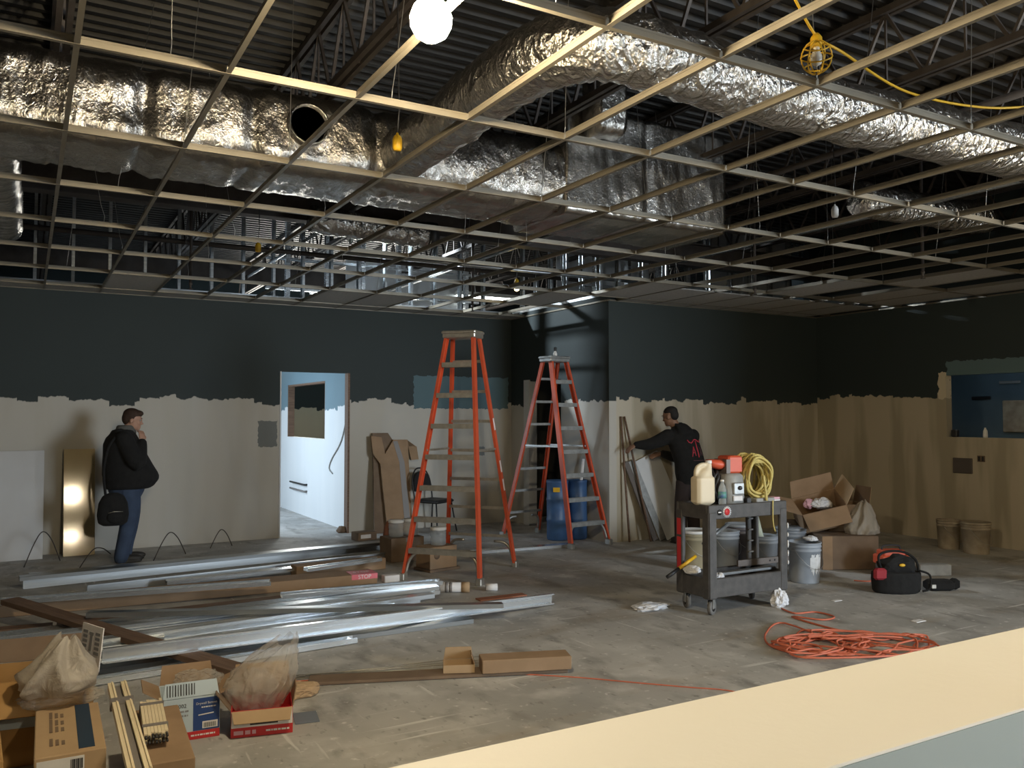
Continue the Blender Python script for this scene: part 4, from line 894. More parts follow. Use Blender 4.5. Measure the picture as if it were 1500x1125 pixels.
def pleat_bag(name, label, c, prof, m, seed, amp=.3, f=2.2, lean=(0, 0), n=72, up=4, cat='bag'):
    """gathered plastic film: profile (radius, height) with irregular vertical folds"""
    P = []
    for i in range(len(prof) - 1):
        for j in range(up): t_ = j / up; P.append((prof[i][0] + (prof[i + 1][0] - prof[i][0]) * t_, prof[i][1] + (prof[i + 1][1] - prof[i][1]) * t_))
    P.append(prof[-1]); H_ = prof[-1][1]; vs = []
    for r_, z in P:
        for j in range(n):
            a = 2 * math.pi * j / n; u = Vector((math.cos(a) * f, math.sin(a) * f, z * 5 + seed))
            k = 1 + amp * (1.6 * (.35 - abs(noise.noise(u))) + .9 * noise.noise(u * .5 + Vector((9, 0, seed))) + .5 * (.3 - abs(noise.noise(u * 2.3 + Vector((0, 5, 0))))))
            zz = z + .05 * noise.noise(Vector((math.cos(a) * 1.4, math.sin(a) * 1.4, seed + z * 3))) * (z / H_)
            q = z / H_; vs.append((r_ * k * math.cos(a) + lean[0] * q * q, r_ * .78 * k * math.sin(a) + lean[1] * q * q, zz))
    m_ = len(P); fs = [(i * n + j, i * n + (j + 1) % n, (i + 1) * n + (j + 1) % n, (i + 1) * n + j) for i in range(m_ - 1) for j in range(n)]
    return tag(MB().add(vs, fs, True).build(name, m, None, c), label, cat)
def bucket(label, loc, m='bucket', lid=None, h=.37, r_=.15, smear=False, rotz=0, group='plastic buckets'):
    t = thing('bucket', label, 'bucket', loc, rotz, group)
    MB().lathe([(r_ * .86, 0), (r_ * .87, .01), (r_ * .955, h * .78), (r_ * 1.0, h * .785), (r_ * 1.0, h * .81), (r_ * .965, h * .82), (r_ * .97, h * .88), (r_ * 1.01, h * .885), (r_ * 1.01, h * .91), (r_ * .98, h * .92), (r_ * .985, h * .97), (r_ * 1.03, h * .975), (r_ * 1.03, h), (r_ * .95, h), (r_ * .94, h * .9), (r_ * .82, .02), (0, .02)], 32).build('pail', m, t)
    if lid: MB().lathe([(r_ * 1.05, h - .02), (r_ * 1.06, h + .004), (r_ * 1.0, h + .012), (r_ * .96, h + .004), (0, h + .004)], 32).build('lid', lid, t)
    P = [(r_ * 1.04 * math.cos(a), -.02 - r_ * .95 * math.sin(a), h * .86 - .2 * math.sin(a)) for a in [R(k * 12) for k in range(16)]]
    MB().tube(P, .0025, 6).build('handle', 'wire', t)
    if smear:
        vs = []; n = 14
        for iz in range(7):
            for ia in range(n):
                a = R(-118 + 58 * ia / (n - 1)); z = h * (.30 + .42 * iz / 6) + .015 * noise.noise(Vector((ia * .9, iz, 3))); rr = r_ * (.87 + .085 * (z / (h * .78))) + .0025
                vs.append((rr * math.cos(a), rr * math.sin(a), z - (.04 if iz == 0 and ia % 3 == 0 else 0)))
        MB().add(vs, [(i * n + j, i * n + j + 1, (i + 1) * n + j + 1, (i + 1) * n + j) for i in range(6) for j in range(n - 1) if not (i in (0, 5) and j in (0, 4, 9, 12))], True).build('paint_smear', 'paintw', t)
    return t

# ================================================================ STEEL STUD PILE
CST = [(-.046, 0), (.046, 0), (.046, .035), (.034, .035), (.034, .033), (.0445, .033), (.0445, .0015), (-.0445, .0015), (-.0445, .033), (-.034, .033), (-.034, .035), (-.046, .035)]   # web down
CSI = [(x, .036 - y) for x, y in reversed(CST)]                                                                        # web up
CSV = [(-.018, 0), (.018, 0), (.018, .011), (.0165, .011), (.0165, .0015), (-.0165, .0015), (-.0165, .0905), (.0165, .0905), (.0165, .081), (.018, .081), (.018, .092), (-.018, .092)]  # on edge, open side away
CSH = [(-x, y) for x, y in reversed(CSV)]
RND = random.Random(21)
def stud(label, a, c, za=0.0, zc=0.0, prof=CSI, m='galv', name='steel_stud', grp='loose steel studs on the floor'):
    A, B = gz(*a, za), gz(*c, zc); A.z = za + .004; B.z = zc + .004
    d = B - A; o_ = MB().prof((0, 0, 0), (d.length, 0, 0), prof).build(name, m, None, A); o_.rotation_euler = (R(RND.uniform(-1, 9)) if prof is not CSV else 0, -math.asin(d.z / d.length), math.atan2(d.y, d.x)); o_.location.z += .004
    return tag(o_, label, 'stud', grp)
# far bundle by the back wall
stud('dull steel stud at the very back of the pile by the wall', (42, 846), (470, 806), .0, .0, CSI, 'galv2')
stud('long steel stud lying nearest the back wall with golden lamp glow', (28, 851), (572, 797), .10, .10, CSI, 'galv2')
stud('steel stud lying under the golden-lit stud near the wall', (34, 864), (566, 806), .0, .0, CSV, 'galv2')
stud('dark grey steel stud on edge in front of the golden-lit stud', (128, 873), (566, 822), .0, .0, CSV, 'galv2')
stud('short steel stud left end piece beneath the far bundle', (0, 893), (128, 871), .0, .0, CSI, 'galv')
stud('bright steel stud crossing the far bundle towards the doorway', (243, 857), (552, 823), .06, .06, CSI, 'galv')
stud('bright nested steel stud at right end of far bundle', (448, 838), (556, 822), .10, .10, CST, 'galv')
stud('thin bright steel stud on top of the brown cartons', (-30, 888), (396, 857), .13, .13, CST, 'galv')
# bright fan in the middle
ends = [(648, 857), (640, 864), (641, 870), (633, 876), (612, 883), (584, 894)]; lefts = [(-70, 946), (-70, 954), (-60, 964), (-50, 972), (10, 966), (90, 964)]
words = ['rearmost', 'second from the back', 'third from the back', 'fourth from the back', 'fifth from the back', 'nearest']
for k, (e, l_) in enumerate(zip(ends, lefts)):
    z = (.055, .093, .055, .093, .055, .055)[k]; stud('bright steel stud of the shiny middle bundle, ' + words[k], l_, e, z, z, (CSI, CSI, CST, CSI, CSI, CST)[k], 'galv')
stud('white-edged steel stud at back edge of the shiny middle bundle', (412, 877), (646, 856), .131, .131, CST, 'galv')
stud('olive-grey steel stud crossing over the shiny bundle', (128, 905), (736, 891), .17, .10, CSI, 'galv2')
stud('long pale steel stud with its tip reaching farthest right', (150, 974), (810, 886), .12, .0, CSV, 'galv')
stud('dull steel stud lying beside the long pale stud', (40, 1000), (690, 912), .0, .0, CSI, 'galv2')
stud('bluish steel stud in front of the long pale stud', (-20, 1002), (560, 918), .0, .0, CSI, 'galv')
stud('nested bluish steel stud nearest the plastic bag', (60, 1016), (520, 941), .0, .0, CST, 'galv')
stud('grey steel stud behind the printed white carton flap', (-40, 985), (330, 940), .04, .04, CSI, 'galv2')
stud('bright steel stud behind the milky bag at far left', (-60, 968), (240, 936), .08, .08, CSI, 'galv')
stud('pale steel strip lying on floor behind the front ladder', (690, 812), (834, 801), .0, .0, CSI, 'galv')
# lumber
def plank(label, a, c, za, zc, wd, ht, m='wood', name='wood_plank', cat='plank', grp='wood planks in the pile'):
    A, B = gz(*a, za), gz(*c, zc); A.z = za + ht / 2 + .003; B.z = zc + ht / 2 + .003
    d = B - A; o_ = MB().beam((0, 0, 0), (d.length, 0, 0), wd, ht).build(name, m, None, A); o_.rotation_euler = (0, -math.asin(d.z / d.length), math.atan2(d.y, d.x))
    return tag(o_, label, cat, grp)
plank('brown plank lying diagonally across the steel studs', (14, 884), (352, 988), .165, .05, .14, .038)
plank('dark split plank lying behind the shiny studs', (84, 922), (440, 880), .0, .0, .16, .05)
plank('reddish plank at far left under the diagonal plank', (-60, 936), (76, 924), .0, .0, .12, .05)
plank('rusty thin board under tip of the long stud', (700, 880), (768, 872), .0, .0, .1, .012, 'dustred')
# long brown cartons with red tape
def longbox(label, a, c, wd, ht, m='card', z=0.0):
    A, B = gz(*a, z), gz(*c, z); d = B - A; L_ = math.hypot(d.x, d.y); t = thing('long_carton', label, 'box', (A.x, A.y, z + .003), math.atan2(d.y, d.x), 'long flat cartons')
    MB().bbox((L_ / 2, 0, ht / 2), (L_, wd, ht), .004).build('body', m, t); return t, L_
t, L_ = longbox('long brown carton with red and white tape at its end', (-40, 904), (546, 851), .3, .10, 'card')
MB().mm(L_ - .26, L_ + .002, -.152, .06, .052, .1025).build('red_tape', mat('pink_red_tape', (0.72, 0.16, 0.2), 0.5), t)
text('tape_text', 'STOP', .055, 'paper', t, (L_ - .13, -.1535, .076), (R(90), 0, 0)); text('tape_text', 'STOP', .07, 'paper', t, (L_ - .13, -.03, .104), (0, 0, 0))
longbox('brown carton stacked behind the taped carton', (430, 846), (560, 832), .18, .12, 'card')
t, L_ = longbox('flat brown carton strip lying on floor in front of the studs', (452, 1000), (828, 981), .16, .02, 'card_dk')
t, L_ = longbox('long brown carton tube lying on the flat strip', (704, 983), (833, 976), .16, .085, 'card', .026)
A = gz(680, 982, .03); t = carton('opened_carton', 'small pale carton piece with raised flap beside the carton tube', (A.x - .02, A.y + .04, .026), R(-24), .2, .14, .05, 'card_lt', True, (('b', 80, .08, 'card_lt'), ('r', 70, .06, 'card')))
# thin rods
for k in range(7):
    a = gz(300 + 12 * k, 1008 - 2 * k); c = gz(742 + (k * 17) % 40, 958 + (k * 7) % 22); a.z = c.z = .006 + .002 * k
    tag(MB().tube([a, c], .0022, 5).build('thin_rod', 'alu'), 'thin pale rod splayed beside the carton tube, ' + ('nearest of seven', 'second nearest of seven', 'third nearest of seven', 'middle of seven', 'third farthest of seven', 'second farthest of seven', 'farthest of seven')[k], 'rod', 'splayed thin rods')
# paper roll beside the ladder foot
A, B = gz(640, 868), gz(700, 868); dd = (B - A); t = thing('paper_roll', 'white taped roll lying by front foot of the tall ladder', 'roll', (A.x, A.y, .05), math.atan2(dd.y, dd.x))
L_ = dd.length; MB().tube([(0, 0, 0), (L_ * .62, 0, 0)], .046, 20).build('roll', 'paper', t); MB().tube([(L_ * .6, 0, 0), (L_ * .8, 0, 0)], .049, 20).build('tan_band', 'card_lt', t)
for x in (.02, .2, .3): MB().tube([(L_ * x, 0, 0), (L_ * x + .03, 0, 0)], .0475, 20).build('tape', 'tape', t)
A = gz(712, 866); tag(MB().tube([A + Vector((0, 0, .036)), A + Vector((.1, -.04, .036))], .034, 16).build('cup', 'paper'), 'white paper cup lying right of the tall ladder foot', 'cup')
A = gz(572, 852); tag(MB().bbox(A + Vector((0, 0, .035)), (.16, .1, .07), .006).build('white_carton', 'paper'), 'small white box lying left of the tall ladder foot', 'box')

# ================================================================ NEAR THE TALL LADDER AND DOORWAY
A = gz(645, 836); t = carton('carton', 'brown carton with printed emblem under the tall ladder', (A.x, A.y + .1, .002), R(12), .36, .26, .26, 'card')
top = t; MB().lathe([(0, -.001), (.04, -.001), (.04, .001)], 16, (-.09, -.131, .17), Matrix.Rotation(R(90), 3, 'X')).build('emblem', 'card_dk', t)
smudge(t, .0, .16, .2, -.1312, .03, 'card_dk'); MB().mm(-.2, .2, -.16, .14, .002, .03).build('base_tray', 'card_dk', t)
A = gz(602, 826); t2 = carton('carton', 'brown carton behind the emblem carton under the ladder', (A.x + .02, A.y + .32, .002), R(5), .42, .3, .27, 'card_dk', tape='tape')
def jar(label, c):
    t = thing('plastic_jar', label, 'jar', c, 0, 'wrapped jars on the cartons')
    MB().lathe([(.075, 0), (.085, .01), (.085, .07), (.08, .085), (.086, .1), (.086, .15), (.07, .16), (0, .16)], 20).build('body', 'bottle', t); MB().lathe([(.087, .16), (.09, .165), (.09, .19), (0, .195)], 20).build('lid', 'white', t)
jar('film-wrapped jar at left on cartons under the ladder', tuple(t2.location + Vector((-.08, -.02, .272)))); jar('film-wrapped jar at right on cartons under the ladder', tuple(t2.location + Vector((.12, .02, .272))))
jar('film-wrapped jar standing on the emblem carton', tuple(top.location + Vector((.02, .0, .262))))
A = gz(580, 815); o = crumple('sack', A + Vector((0, .15, .22)), (.1, .09, .2), 'dustred', 4.0, .12, 2.0, flat=.2); tag(o, 'dark brown sack standing left of cartons under the ladder', 'sack')
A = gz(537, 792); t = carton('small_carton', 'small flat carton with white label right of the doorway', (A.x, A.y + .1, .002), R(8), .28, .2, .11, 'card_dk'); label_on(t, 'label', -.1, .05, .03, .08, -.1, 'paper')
A = gz(502, 780); o = crumple('debris', A + Vector((0, 0, .04)), (.09, .06, .05), 'card_dk', 9.0, .3, 2.0, flat=.038); tag(o, 'dark debris lump on threshold of the doorway', 'debris')
# black stacking chair
ch = thing('stacking_chair', 'black stacking chair against back wall behind the tall ladder', 'chair', (5.13, 11.17, 0), R(28))
MB().bbox((0, 0, .445), (.42, .42, .05), .02).build('seat', 'chairblk', ch)
b = MB(); pts = []
for k in range(19): a = R(-20 + 220 * k / 18); pts.append((.20 * math.cos(a), .62 + .21 * math.sin(a) + .03))
n = len(pts); vs = [(x, .2 + (z - .45) * .16 + e, z) for e in (-.02, .02) for x, z in pts]; b.add(vs, [tuple(range(n)), tuple(range(2 * n - 1, n - 1, -1))] + [(i, i + n, (i + 1) % n + n, (i + 1) % n) for i in range(n)]); b.build('backrest', 'chairblk', ch)
b = MB(); b.tube(smoothpath([(-.2, .19, .42), (-.21, .22, .6), (-.19, .255, .78), (-.1, .275, .885), (0, .28, .905), (.1, .275, .885), (.19, .255, .78), (.21, .22, .6), (.2, .19, .42)], 4), .011, 8).build('back_frame', 'chairblk', ch)
for sx in (-1, 1):
    for sy in (-1, 1): MB().tube([(sx * .18, sy * .17, .42), (sx * .23, sy * .23, .0)], .011, 8).build('leg', 'chairblk', ch)
# blue barrels behind the rear ladder
for lab, A, r_ in (('blue plastic drum standing left, behind the rear ladder', Vector((6.24, 9.62, 0)), .145), ('blue plastic drum standing right, behind the rear ladder', Vector((6.525, 9.56, 0)), .13)):
    t = thing('plastic_drum', lab, 'drum', tuple(A), group='blue plastic drums')
    MB().lathe([(r_ * .9, 0), (r_, .02), (r_, .25), (r_ * 1.03, .265), (r_ * 1.03, .285), (r_, .3), (r_, .52), (r_ * 1.03, .535), (r_ * 1.03, .555), (r_, .57), (r_, .76), (r_ * 1.04, .77), (r_ * 1.04, .8), (r_ * .95, .8), (r_ * .92, .4), (0, .4)], 28).build('drum_body', 'bluepl', t)
    if r_ > .14: MB().box((-.09, -.118, .68), (.09, .012, .06), Matrix.Rotation(R(-40), 3, 'Z')).build('sticker', 'yellow', t)
tag(MB().tube([(6.50, 9.50, .42), (6.60, 9.52, 1.08)], .02, 10).build('white_pole', 'paper'), 'white tube standing in the right blue drum', 'tube')

# ================================================================ UTILITY CART
CL, CD = .90, .42
ct = thing('utility_cart', 'charcoal plastic two-shelf utility cart loaded with tools', 'cart', (4.92, 5.28, 0), R(-1))
def tray(name, z0, z1, par):
    b = MB(); b.mm(.02, CL - .02, .02, CD - .02, z0 + .05, z0 + .075)
    b.bbox((CL / 2, .015, (z0 + z1) / 2), (CL, .03, z1 - z0), .006); b.bbox((CL / 2, CD - .015, (z0 + z1) / 2), (CL, .03, z1 - z0), .006); b.bbox((.015, CD / 2, (z0 + z1) / 2), (.03, CD - .06, z1 - z0), .006); b.bbox((CL - .015, CD / 2, (z0 + z1) / 2), (.03, CD - .06, z1 - z0), .006)
    return b.build(name, 'cart', par)
ts = tray('top_shelf', .80, .92, ct); MB().mm(.03, CL - .03, .03, CD - .03, .885, .905).build('shelf_mat', 'cart', ts); tray('lower_shelf', .15, .31, ct)
for sx in (0, 1):
    for sy in (0, 1):
        b = MB(); x0, x1 = (0, .085) if sx == 0 else (CL - .085, CL); y0, y1 = (-.004, .03) if sy == 0 else (CD - .03, CD + .004)
        b.bbox(((x0 + x1) / 2, (y0 + y1) / 2, .5), (x1 - x0, y1 - y0, .72), .008); xx = (-.004, .03) if sx == 0 else (CL - .03, CL + .004); yy = (0, .085) if sy == 0 else (CD - .085, CD)
        b.bbox(((xx[0] + xx[1]) / 2, (yy[0] + yy[1]) / 2, .5), (xx[1] - xx[0], yy[1] - yy[0], .72), .008); ps = b.build('corner_post', 'cart', ct)
        if sx == 1 and sy == 1:
            for z in (.42, .52, .62, .72): MB().mm(CL - .09, CL - .03, CD - .05, CD - .03, z, z + .012).build('rib', 'rubber', ps)
        cx, cy = (.07, CL - .07)[sx], (.06, CD - .06)[sy]
        ca = thing('caster', '', '', (cx, cy, 0)); del ca['label']; del ca['category']; ca.parent = ct; ca.rotation_euler.z = R((25, 70, 10, 60)[sx * 2 + sy])
        b = MB(); b.mm(-.03, .03, -.025, .025, .142, .152); b.mm(-.02, .03, -.024, -.02, .055, .145); b.mm(-.02, .03, .02, .024, .055, .145); b.build('fork', 'alu_gray', ca)
        Ry = Matrix.Rotation(R(90), 3, 'X'); MB().lathe([(.035, -.017), (.058, -.017), (.063, -.012), (.063, .012), (.058, .017), (.035, .017)], 24, (.012, 0, .063), Ry).build('wheel', 'rubber', ca); MB().lathe([(.0, -.019), (.034, -.019), (.034, .019), (0, .019)], 20, (.012, 0, .063), Ry).build('hub', 'black', ca)
Rx = Matrix.Rotation(R(90), 3, 'X')
st = MB().lathe([(0, -.0), (.0, .001), (.046, .001), (.046, 0)], 28, (.2, -.001, .858), Rx).build('round_sticker', 'paper', ts)
MB().lathe([(.0, .0016), (.03, .0016), (.03, 0)], 24, (.2, -.001, .858), Rx).build('sticker_center', 'red', st)
b = MB()
for k in range(16): a = R(22.5 * k); b.box((.2 + .039 * math.cos(a), -.0028, .858 + .039 * math.sin(a)), (.004, .0012, .011), Matrix.Rotation(-a + R(90), 3, 'Y'))
b.build('sticker_ticks', 'black', st)
s2 = MB().lathe([(0, 0), (.0, .0016), (.024, .0016), (.024, 0)], 20, (.115, -.004, .858), Rx).build('round_sticker', 'black', ts); MB().mm(.098, .132, -.0065, -.0055, .853, .863).build('sticker_bar', 'paper', s2)
for z0, z1, m_ in ((.35, .62, 'red'), (.64, .78, 'red')): MB().mm(-.0065, -.0045, CD - .07, CD - .02, z0, z1).build('red_label', m_, ct)
for k in range(5): MB().ball((CL + .006, -.002, .38 + .08 * k), (.008, .01, .02 + .008 * (k % 3)), 8).build('paint_drip', 'paintw', ct)
CT = lambda x, y, z: tuple(Vector((4.92, 5.28, 0)) + Matrix.Rotation(R(-1), 3, 'Z') @ Vector((x, y, z)))
ZT, ZL = .907, .228
# jug
j = thing('plastic_jug', 'large beige plastic jug with handle hole on the cart', 'jug', CT(.07, .15, ZT), R(-8))
b = MB()
b.bbox((0, 0, .13), (.186, .14, .26), .028)
b.loft([((.0, 0, .245), (.085, 0, 0), (0, .062, 0)), ((.02, 0, .285), (.066, 0, 0), (0, .052, 0)), ((.05, 0, .325), (.036, 0, 0), (0, .034, 0)), ((.06, 0, .36), (.025, 0, 0), (0, .025, 0))], 20)
b.tube(smoothpath([(-.068, 0, .24), (-.066, 0, .29), (-.045, 0, .326), (.0, 0, .342), (.05, 0, .335)], 5), .021, 10)
remesh(b.build('jug_body', 'cream', j), .009, 2); MB().lathe([(.027, .352), (.028, .355), (.028, .378), (0, .38)], 16, (.06, 0, 0)).build('cap', 'white', j)
# water bottle
w_ = thing('water_bottle', 'small clear water bottle with green label on cart', 'bottle', CT(.215, .07, ZT))
MB().lathe([(.028, 0), (.033, .01), (.03, .06), (.033, .1), (.033, .13), (.026, .16), (.013, .185), (.013, .2)], 20).build('bottle_body', 'bottle', w_); MB().lathe([(.0335, .06), (.0345, .06), (.0345, .115), (.0335, .115)], 20).build('label', mat('green_label', (.12, .35, .2), .5, col2=(.1, .15, .4), scale=25), w_); MB().lathe([(.015, .198), (.015, .215), (0, .216)], 14).build('cap', 'white', w_)
def coil(name, label, cat, c, R0, r_, n, m, depth, seed, rotz=0.0, tail=True, squash=1.0, z0=0):
    rn = random.Random(seed); t = thing(name, label, cat, c, rotz)
    for k in range(n):
        rr = R0 * rn.uniform(.72, 1.0); dx, dz = rn.uniform(-.12, .12) * R0, rn.uniform(-.06, .14) * R0; y = depth * (k / max(1, n - 1) - .5); ph = rn.uniform(0, 6)
        P = [(dx + rr * math.cos(a) * squash * (1 + .06 * math.sin(2 * a + ph)), y + .018 * math.sin(3 * a + ph), R0 * 1.12 + dz + rr * math.sin(a) * (1 + .05 * math.sin(3 * a + ph))) for a in [R(15 * q) for q in range(24)]]
        zm = min(p_[2] for p_ in P); P = [(x, y_, z + max(0, r_ - zm)) for x, y_, z in P]
        MB().tube(P, r_, 7, True).build('loop', m, t)
    if tail: MB().tube(smoothpath([(0, -depth * .7, R0 * 1.3), (.01, -depth * .75, R0 * .7), (.015, -depth * .8, .02)], 5), r_, 7).build('tail', m, t)
    return t
coil('black_cable_coil', 'coil of black cable behind the water bottle on cart', 'cable', CT(.27, .25, ZT), .145, .011, 7, 'black', .1, 3, R(35), False, .8)
# grey tool with dial
g_ = thing('power_tool', 'dusty grey boxy power tool with square dial panel on cart', 'tool', CT(.385, .16, ZT), R(-6))
b = MB(); b.loft([((0, 0, z), (ax, 0, 0), (0, ay, 0)) for z, ax, ay in ((0, .15, .12), (.06, .145, .12), (.18, .125, .115), (.24, .12, .11), (.26, .1, .09))], 4)
for i_, v_ in enumerate(b.v): b.v[i_] = tuple(Matrix.Rotation(R(45), 3, 'Z') @ Vector(v_))
b.build('housing', 'toolgrey', g_)
MB().bbox((.01, -.104, .135), (.11, .022, .1), .006).build('dial_panel', 'alu_gray', g_); MB().ball((.015, -.12, .14), (.022, .014, .018), 12).build('knob', 'black', g_); MB().bbox((.0, -.109, .05), (.1, .012, .045), .006).build('tag', 'paper', g_); MB().mm(.09, .13, -.12, .05, .0, .05).build('side_foot', 'black', g_)
# orange tool on top of it
o_ = thing('orange_tool', 'orange wedge-shaped tool case on top of grey power tool', 'tool', CT(.36, .2, ZT + .262), R(-8))
MB().bbox((.06, 0, .075), (.15, .17, .15), .014).build('head', 'redplastic', o_)
b = MB(); b.loft([((x, 0, z), (0, .06 * s_, 0), (0, 0, .04 * s_)) for x, z, s_ in ((.0, .07, 1.2), (-.08, .075, 1.1), (-.15, .085, .9), (-.18, .1, .5))], 14); b.build('handle', 'redplastic', o_); MB().mm(-.04, .0, -.088, .088, .0, .12).build('metal_band', 'gunmetal', o_)
MB().tube(smoothpath([(-.17, 0, .09), (-.21, 0, .09), (-.235, .02, .04), (-.23, .05, -.1)], 4), .006, 6).build('lead', 'black', o_)
coil('hose_coil', 'large coil of dirty yellow hose on right side of cart', 'hose', CT(.66, .17, ZT), .185, .0125, 15, 'rope', .2, 11, R(-4), True, .86)
tb = thing('metal_clamp', 'small steel clamp tool right of the hose coil', 'tool', CT(.80, .25, ZT + .0), R(20)); MB().beam((0, 0, .01), (.04, 0, .2), .02, .02).build('bar', 'gunmetal', tb); MB().tube([(-.05, -.02, .1), (.05, -.04, .02)], .012, 8).build('screw', 'alu', tb); MB().bbox((.04, 0, .2), (.05, .03, .05), .006).build('jaw', 'black', tb)
pd = thing('sanding_pads', 'pink and white sanding pads stacked on cart corner', 'pad', CT(.805, .085, ZT)); MB().bbox((0, 0, .012), (.12, .09, .022), .003).build('lower_pad', 'paper', pd); MB().bbox((-.005, 0, .034), (.125, .09, .018), .003).build('upper_pad', 'pink', pd)
tag(MB().bbox(CT(.68, .08, ZT + .022), (.22, .1, .042), .006).build('tool_tray', 'toolgrey'), 'flat grey box under the hose coil at cart front', 'box')
tag(MB().tube(smoothpath([CT(.72, -.012, .93), CT(.715, -.016, .86), CT(.72, -.012, .74), CT(.745, -.01, .66)], 5), .006, 6).build('dangling_cord', 'rope'), 'thin yellow cord dangling over front edge of cart', 'cord')
# lower shelf
o = crumple('rag', CT(.15, .1, ZL + .05), (.085, .08, .07), 'rag', 2.0, .35, 2.5, flat=.048); tag(o, 'crumpled white rag on lower cart shelf', 'rag')
o = crumple('rag', CT(.03, .25, .35), (.07, .07, .035), 'rag', 6.0, .3, 2.5, flat=.03); tag(o, 'grey-white rag over left rim of lower cart shelf', 'rag')
tag(MB().prof(CT(.2, .09, ZL + .09), CT(.85, .12, ZL + .085), [(-.03, 0), (.03, 0), (.03, .02), (-.03, .02)]).build('metal_strip', 'galv2'), 'pale metal strip lying along lower cart shelf', 'strip')
t = thing('pry_tool', 'yellow and black handled tool sticking out left of cart', 'tool', CT(-.2, .30, .30)); MB().tube([(0, 0, 0), (.13, 0, .06)], .016, 10).build('grip', 'black', t); MB().tube([(.13, 0, .06), (.32, 0, .15)], .015, 10).build('handle', 'yellow', t)
tag(MB().tube([CT(.2, .3, .55), CT(.52, .33, .70)], .016, 10).build('roller_handle', 'alu_gray'), 'grey roller handle slanting across the cart opening', 'roller')
t = thing('slotted_bar', 'slotted grey metal bar sticking out right of cart', 'bar', CT(.6, .3, .32), R(-2)); MB().mm(0, .62, -.01, .01, 0, .055).build('bar', 'gunmetal', t)
for k in range(4): MB().lathe([(0, 0), (.009, 0), (.009, .002)], 10, (.38 + .06 * k, -.0101, .028), Rx).build('slot', 'black', t)

# ================================================================ BUCKETS, CARTONS, TOOL BAG AT RIGHT
A = gz(1195, 855); bucket('grey bucket smeared with white paint right of the cart', (A.x, A.y + .14, 0), smear=True, h=.40, r_=.165)
rg = crumple('rag', Vector((A.x + .11, A.y + .15, .415)), (.07, .06, .03), 'rag', 3.0, .3, 2.5, flat=.012); tag(rg, 'white rag hanging on rim of the paint-smeared bucket', 'rag')
A = gz(1128, 836); bk = bucket('pale grey bucket holding a paint roller behind the cart', (A.x + .02, A.y + .1, 0), h=.37, r_=.15)
tag(MB().tube([(A.x + .04, A.y + .1, .1), (A.x - .08, A.y + .14, .58)], .042, 16).build('paint_roller', mat('roller_nap', (.55, .6, .5), .9), None), 'pale green paint roller standing in bucket behind cart', 'roller')
A = gz(1168, 826); bucket('grey bucket with closed lid behind the smeared bucket', (A.x - .02, A.y + .06, 0), lid='bucket', h=.40, r_=.165)
A = gz(1018, 834); bucket('dingy yellowish bucket behind left end of the cart', (A.x, A.y, 0), 'bucket_yel', lid='white', h=.42, r_=.165)
A = gz(1062, 830); bucket('bluish grey bucket behind middle of the cart', (A.x, A.y, 0), 'bucket', h=.40, r_=.16)
A = gz(1094, 824); bucket('dark grey bucket behind right post of the cart', (A.x, A.y + .1, 0), mat('dark_bucket', (.10, .09, .10), .5), lid='bucket', h=.42, r_=.16)
A = gz(1390, 803); bucket('smaller dusty bucket near right wall, left of two', (A.x, A.y, 0), 'bucket_dusty', h=.36, r_=.14)
A = gz(1430, 810); bucket('larger dusty bucket near right wall, right of two', (A.x, A.y, 0), 'bucket_dusty', lid='bucket_dusty', h=.37, r_=.165)
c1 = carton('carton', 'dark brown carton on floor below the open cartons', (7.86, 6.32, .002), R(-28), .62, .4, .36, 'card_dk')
MB().mm(-.31, -.2, -.203, -.2, .0, .36).build('corner_strip', 'card', c1)
c2 = carton('carton', 'brown carton standing behind the tilted open carton', (8.5, 6.85, .002), R(-25), .5, .4, .62, 'card', True, (('r', 100, .2, 'card'), ('b', 95, .2, 'card_dk')))
c0 = carton('carton', 'brown carton supporting the tilted open carton', (7.97, 6.98, .002), R(-30), .4, .42, .42, 'card_dk')
c3 = carton('carton', 'wide open tilted carton with rags inside beside the buckets', (7.88, 6.63, .47), R(-34), .5, .36, .26, 'card', True, (('f', 215, .2, 'card'), ('l', 150, .18, 'card'), ('r', 120, .2, 'card_lt'), ('b', 92, .22, 'card')), rx=R(26), ry=R(-14))
o = crumple('rag', c3.location + Vector((-.02, -.03, .2)), (.13, .08, .06), 'rag', 7.0, .3, 2.5); tag(o, 'white and pink rags inside the tilted open carton', 'rag')
o = crumple('rag', c3.location + Vector((-.15, .04, .2)), (.06, .05, .05), 'pink', 8.0, .3, 2.5); tag(o, 'pink rag inside the tilted open carton', 'rag')
pleat_bag('plastic_bag', 'grey crumpled plastic bag draped on dark brown carton', (8.10, 6.24, .364), [(.19, 0), (.2, .05), (.16, .14), (.11, .24), (.07, .31), (.03, .34)], 'bagop', 5.0, .3, 1.9, lean=(.06, .03))
o_ = thing('orange_tool_case', 'small orange tool case behind black tool bag', 'tool', (7.86, 5.72, 0), R(-25)); MB().bbox((0, 0, .17), (.3, .2, .1), .012).build('case', 'redplastic', o_); MB().bbox((0, 0, .24), (.24, .16, .06), .012).build('lid', 'redplastic', o_); MB().bbox((0, 0, .06), (.26, .18, .12), .01).build('base', 'gunmetal', o_); MB().tube(smoothpath([(-.1, 0, .26), (-.08, 0, .31), (.08, 0, .31), (.1, 0, .26)], 4), .01, 8).build('handle', 'black', o_)
